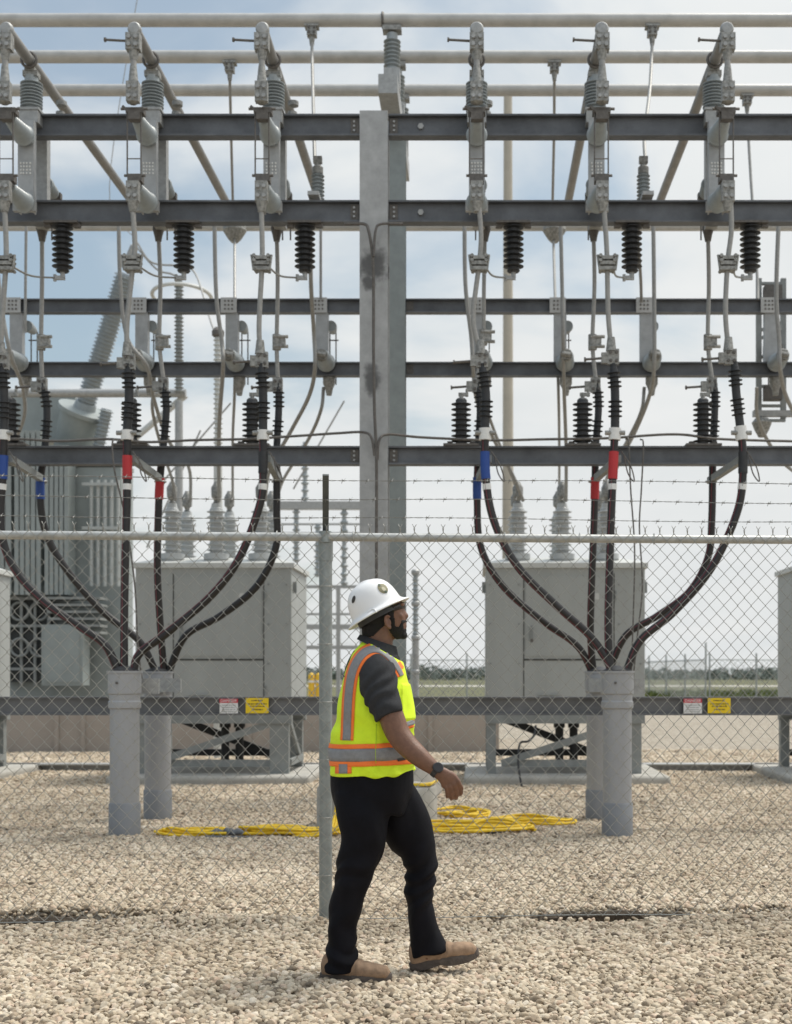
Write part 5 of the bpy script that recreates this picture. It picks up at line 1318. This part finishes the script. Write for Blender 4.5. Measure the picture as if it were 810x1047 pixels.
# ---- boots
def boot(heel, pitch, yaw, lift):
    rot = Matrix.Rotation(yaw,4,'Z') @ Matrix.Rotation(-pitch,4,'Y'); M = Matrix.Translation(heel) @ rot
    L = .305; up = MB()
    st = [(.0,.065,.025,.020),(.03,.072,.045,.032),(.12,.080,.060,.038),(.26,.081,.062,.040),(.40,.071,.052,.043),(.55,.062,.041,.047),(.72,.057,.035,.050),(.86,.054,.032,.047),(.95,.052,.027,.036),(1.0,.046,.012,.016)]
    loft(up, [(M@Vector((t*L,0,c)), (rot@Vector((1,0,0,)).to_4d()).to_3d() if False else (M.to_3x3()@Vector((1,0,0))), hz, hy) for t,c,hz,hy in st], 24, 2.4)
    limb(up, [(M@Vector((.075,0,.07)),.05,.04),(M@Vector((.07,0,.11)),.05,.042),(heel+Vector((.08,0,.17)),.05,.045)])
    ume = solid(up, .005, 4, .5); displace(ume, lambda co,n_: .002*mnoise.noise(co*40)+.0022*math.sin((co.x-heel.x)*160+mnoise.noise(co*20)*3)*math.exp(-((co.x-heel.x-.17)/.04)**2))
    sl = MB(); n_ = 40; ring = []
    for k in range(n_):
        t = 2*math.pi*k/n_; x = (1-math.cos(t))/2; wd = .050*math.sin(t); f = x
        wmod = .78+.26*math.exp(-((f-.70)/.22)**2)-.10*math.exp(-((f-.38)/.12)**2)
        ring.append((x*(L+.014)-.006, math.copysign(abs(wd)**.8*.05**.2, wd)*wmod))
    rows = [];
    for h, ins in ((0,.004),(.006,0),(.034,-.002),(.040,.004)):
        for (x,y_) in ring:
            arch = .010*math.exp(-((x/L-.42)/.10)**2) if h < .01 else 0
            toe = .010*max(0,(x/L-.8)/.2)**2
            rows.append(M@Vector((x+(ins if x<L/2 else -ins), y_*(1-ins*8), h+arch+toe)))
    fs = []
    for r_i in range(3):
        for k in range(n_):
            k2=(k+1)%n_; fs.append((r_i*n_+k,r_i*n_+k2,(r_i+1)*n_+k2,(r_i+1)*n_+k))
    fs.append(tuple(range(n_-1,-1,-1))); fs.append(tuple(3*n_+k for k in range(n_)))
    sl.add(rows, fs)
    b_ = place('boot', ume, M_boot, pr_root); part('sole', sl, M_sole, b_, ang=50)
    return b_
h1 = W(328.5,1007,YM-.085)+Vector((0,0,.016)); boot(h1, R(-1.5), R(-6), 0)
h2 = W(421,994.5,YM+.085)+Vector((0,0,.008)); boot(h2, R(9), R(5), 0)
# ---- hard hat
hat = thing('hard_hat', 'white full brim hard hat on the walking man, with a small emblem on its side', 'hard hat', tuple(Q(386.5,624.5)))
tilt = R(28); HM = Matrix.Translation(Q(386.6,626.0)) @ Matrix.Rotation(-tilt,4,'Y')
hm = MB(); seg = 56
prof = [(.100,-.006,0),(.118,.000,0),(.135,-.007,1),(.150,-.010,1),(.1545,-.007,1),(.1535,-.002,1),(.138,.004,1),(.122,.013,0),(.1185,.022,0),(.1165,.045,0),(.112,.070,0),(.1035,.095,0),(.090,.117,0),(.070,.134,0),(.045,.1445,0),(.02,.149,0),(.0,.150,0)]
vs = []; fs = []
for r_, h_, br in prof:
    for k in range(seg):
        t = 2*math.pi*k/seg; rx, ry = r_*1.0, r_*.86
        if br: rx = .118+(r_-.118)*1.0; ry = .1015+(r_-.118)*.9
        vs.append(HM@Vector((rx*math.cos(t), ry*math.sin(t), h_-(0 if not br else .002*math.cos(2*t)))))
for i in range(len(prof)-1):
    for k in range(seg):
        k2=(k+1)%seg; fs.append((i*seg+k,i*seg+k2,(i+1)*seg+k2,(i+1)*seg+k))
hm.add(vs, fs); shell_o = part('hat_shell', hm, M_hat, hat, ang=60)
sf = shell_o.modifiers.new('sub','SUBSURF'); sf.levels = 1; sf.render_levels = 1
rm = MB()
for yo in (-.028,0,.028):
    P = []
    for a in np.linspace(-1.15,1.15,22):
        r0_ = .1505-(abs(yo)*.12); P.append(HM@Vector((.104*math.sin(a)*1.06, yo, -.004+ (r0_)*math.cos(a)**.8)))
    rm.tube(P, [.0025+.0045*math.sin(math.pi*k/21) for k in range(22)], 10)
part('ridge', rm, M_hat, shell_o)
b3 = bmesh.new(); hme = bpy.data.meshes.new('x'); hme.from_pydata([tuple(v) for v in vs],[],fs); b3.from_mesh(hme); bmesh.ops.recalc_face_normals(b3,faces=b3.faces); ht_ = BVHTree.FromBMesh(b3)
M_gold = mat('gold_green_emblem',(.09,.09,.045),.4,.1,.6,260,col2=(.30,.27,.14))
def decal(cx_, cy_, rx, ry, rot_, m, name, off=.0015, seg_=20):
    vs = []; c0 = ray_px(cx_,cy_,ht_,off)
    if c0 is None: return
    for k in range(seg_):
        t = 2*math.pi*k/seg_; a = rx*math.cos(t); b_ = ry*math.sin(t)
        x, y_ = cx_+a*math.cos(rot_)-b_*math.sin(rot_), cy_+a*math.sin(rot_)+b_*math.cos(rot_)
        q = ray_px(x,y_,ht_,off); vs.append(q if q else c0)
    mb = MB(); mb.add([c0]+vs, [(0,1+k,1+(k+1)%seg_) for k in range(seg_)])
    part(name, mb, m, shell_o, ang=None)
decal(391.4,601.8,6.0,4.3,.75,M_gold,'emblem'); decal(392.3,602.6,2.7,1.6,.75,mat('emblem_pale_centre',(.45,.42,.30),.5),'emblem_centre',.0026)
decal(394.5,605.3,1.7,1.1,.75,mat('emblem_dark_green',(.035,.06,.03),.5),'emblem_mark',.0027); decal(387.8,598.4,1.5,1.1,.75,MATS['emblem_dark_green'],'emblem_mark',.0027)
decal(361.8,613,1.6,4.0,.25,M_ink,'rear_sticker')
cl = MB(); P = [ray_px(a,b_,ht_,.003) for a,b_ in ((376.5,626.5),(378.5,624.3),(381.5,622.8),(383.8,624.2),(385,625.6))]
if all(P): cl.tube(P,.0028,8)
part('strap_slot', cl, M_hat, shell_o)
# suspension band seen under the brim
part('suspension_band', MB().add([HM@Vector((.106*math.cos(t),.092*math.sin(t),h_)) for h_ in (-.028,.01) for t in np.linspace(0,2*math.pi,33)[:-1]], [(k,(k+1)%32,32+(k+1)%32,32+k) for k in range(32)]), M_black, hat)
# ---- sunglasses, watch
gl = thing('sunglasses', 'dark wraparound sunglasses under the hard hat brim on the man\'s face', 'sunglasses', tuple(Q(412,622)))
G = Matrix.Translation(Q(388.5,624)) @ Matrix.Rotation(-hp,4,'Y')
ln = MB(); vs=[]; fs=[]; n_=24
for j,(h_,rr) in enumerate(((-.030,.106),(-.016,.1115),(-.002,.112))):
    for k in range(n_+1):
        a = -1.05+2.1*k/n_; vs.append(G@Vector((rr*math.cos(a)+.004, .080*math.sin(a), h_+ (.006*math.exp(-(a/.12)**2) if j == 0 else 0))))
for j in range(2):
    for k in range(n_): fs.append((j*(n_+1)+k,j*(n_+1)+k+1,(j+1)*(n_+1)+k+1,(j+1)*(n_+1)+k))
ln.add(vs,fs); lo = part('lens', ln, M_gloss, gl, ang=None); sf = lo.modifiers.new('s','SOLIDIFY'); sf.thickness=.002
for s_ in (-1,1): part('temple', MB().tube(spline([G@Vector((.062,s_*.070,-.008)),G@Vector((.03,s_*.0805,-.006)),G@Vector((-.012,s_*.084,-.008)),G@Vector((-.022,s_*.083,-.022))]),.0022,8), M_gloss, gl)
wt = thing('wristwatch', 'black wristwatch with a round case on the man\'s near wrist', 'watch', tuple(Q(446,787.5,-.257)))
wc = Q(446.3,787.8,-.2575); wd_ = (Q(451,791.5,-.26)-Q(440,783,-.255)).normalized()
ss = MB(); vs=[]; fs=[]; n_=32
yh = Vector((0,1,0)); yh=(yh-wd_*wd_.dot(yh)).normalized(); nn_=yh.cross(wd_)
for off_, ex in ((-.011,0),(-.011,.003),(.011,.003),(.011,0)):
    for k in range(n_):
        t=2*math.pi*k/n_; vs.append(wc+wd_*off_+nn_*(.0295+ex)*math.cos(t)+yh*(.0265+ex)*math.sin(t))
for r_i in range(4):
    b_=(r_i+1)%4
    for k in range(n_): k2=(k+1)%n_; fs.append((r_i*n_+k,r_i*n_+k2,b_*n_+k2,b_*n_+k))
ss.add(vs,fs); part('strap', ss, M_black, wt)
out_ = (-yh*.8+nn_*(-.45 if nn_.z < 0 else .45)).normalized()
cs = part('case', MB().lathe([(.0215,0),(.0235,.003),(.0235,.010),(.021,.0125)], wc+out_*.0255, out_, 28), M_black, wt)
part('crystal', MB().lathe([(.0195,0),(.0195,.001),(.0,.0012)], wc+out_*.0382, out_, 24), M_gloss, cs)
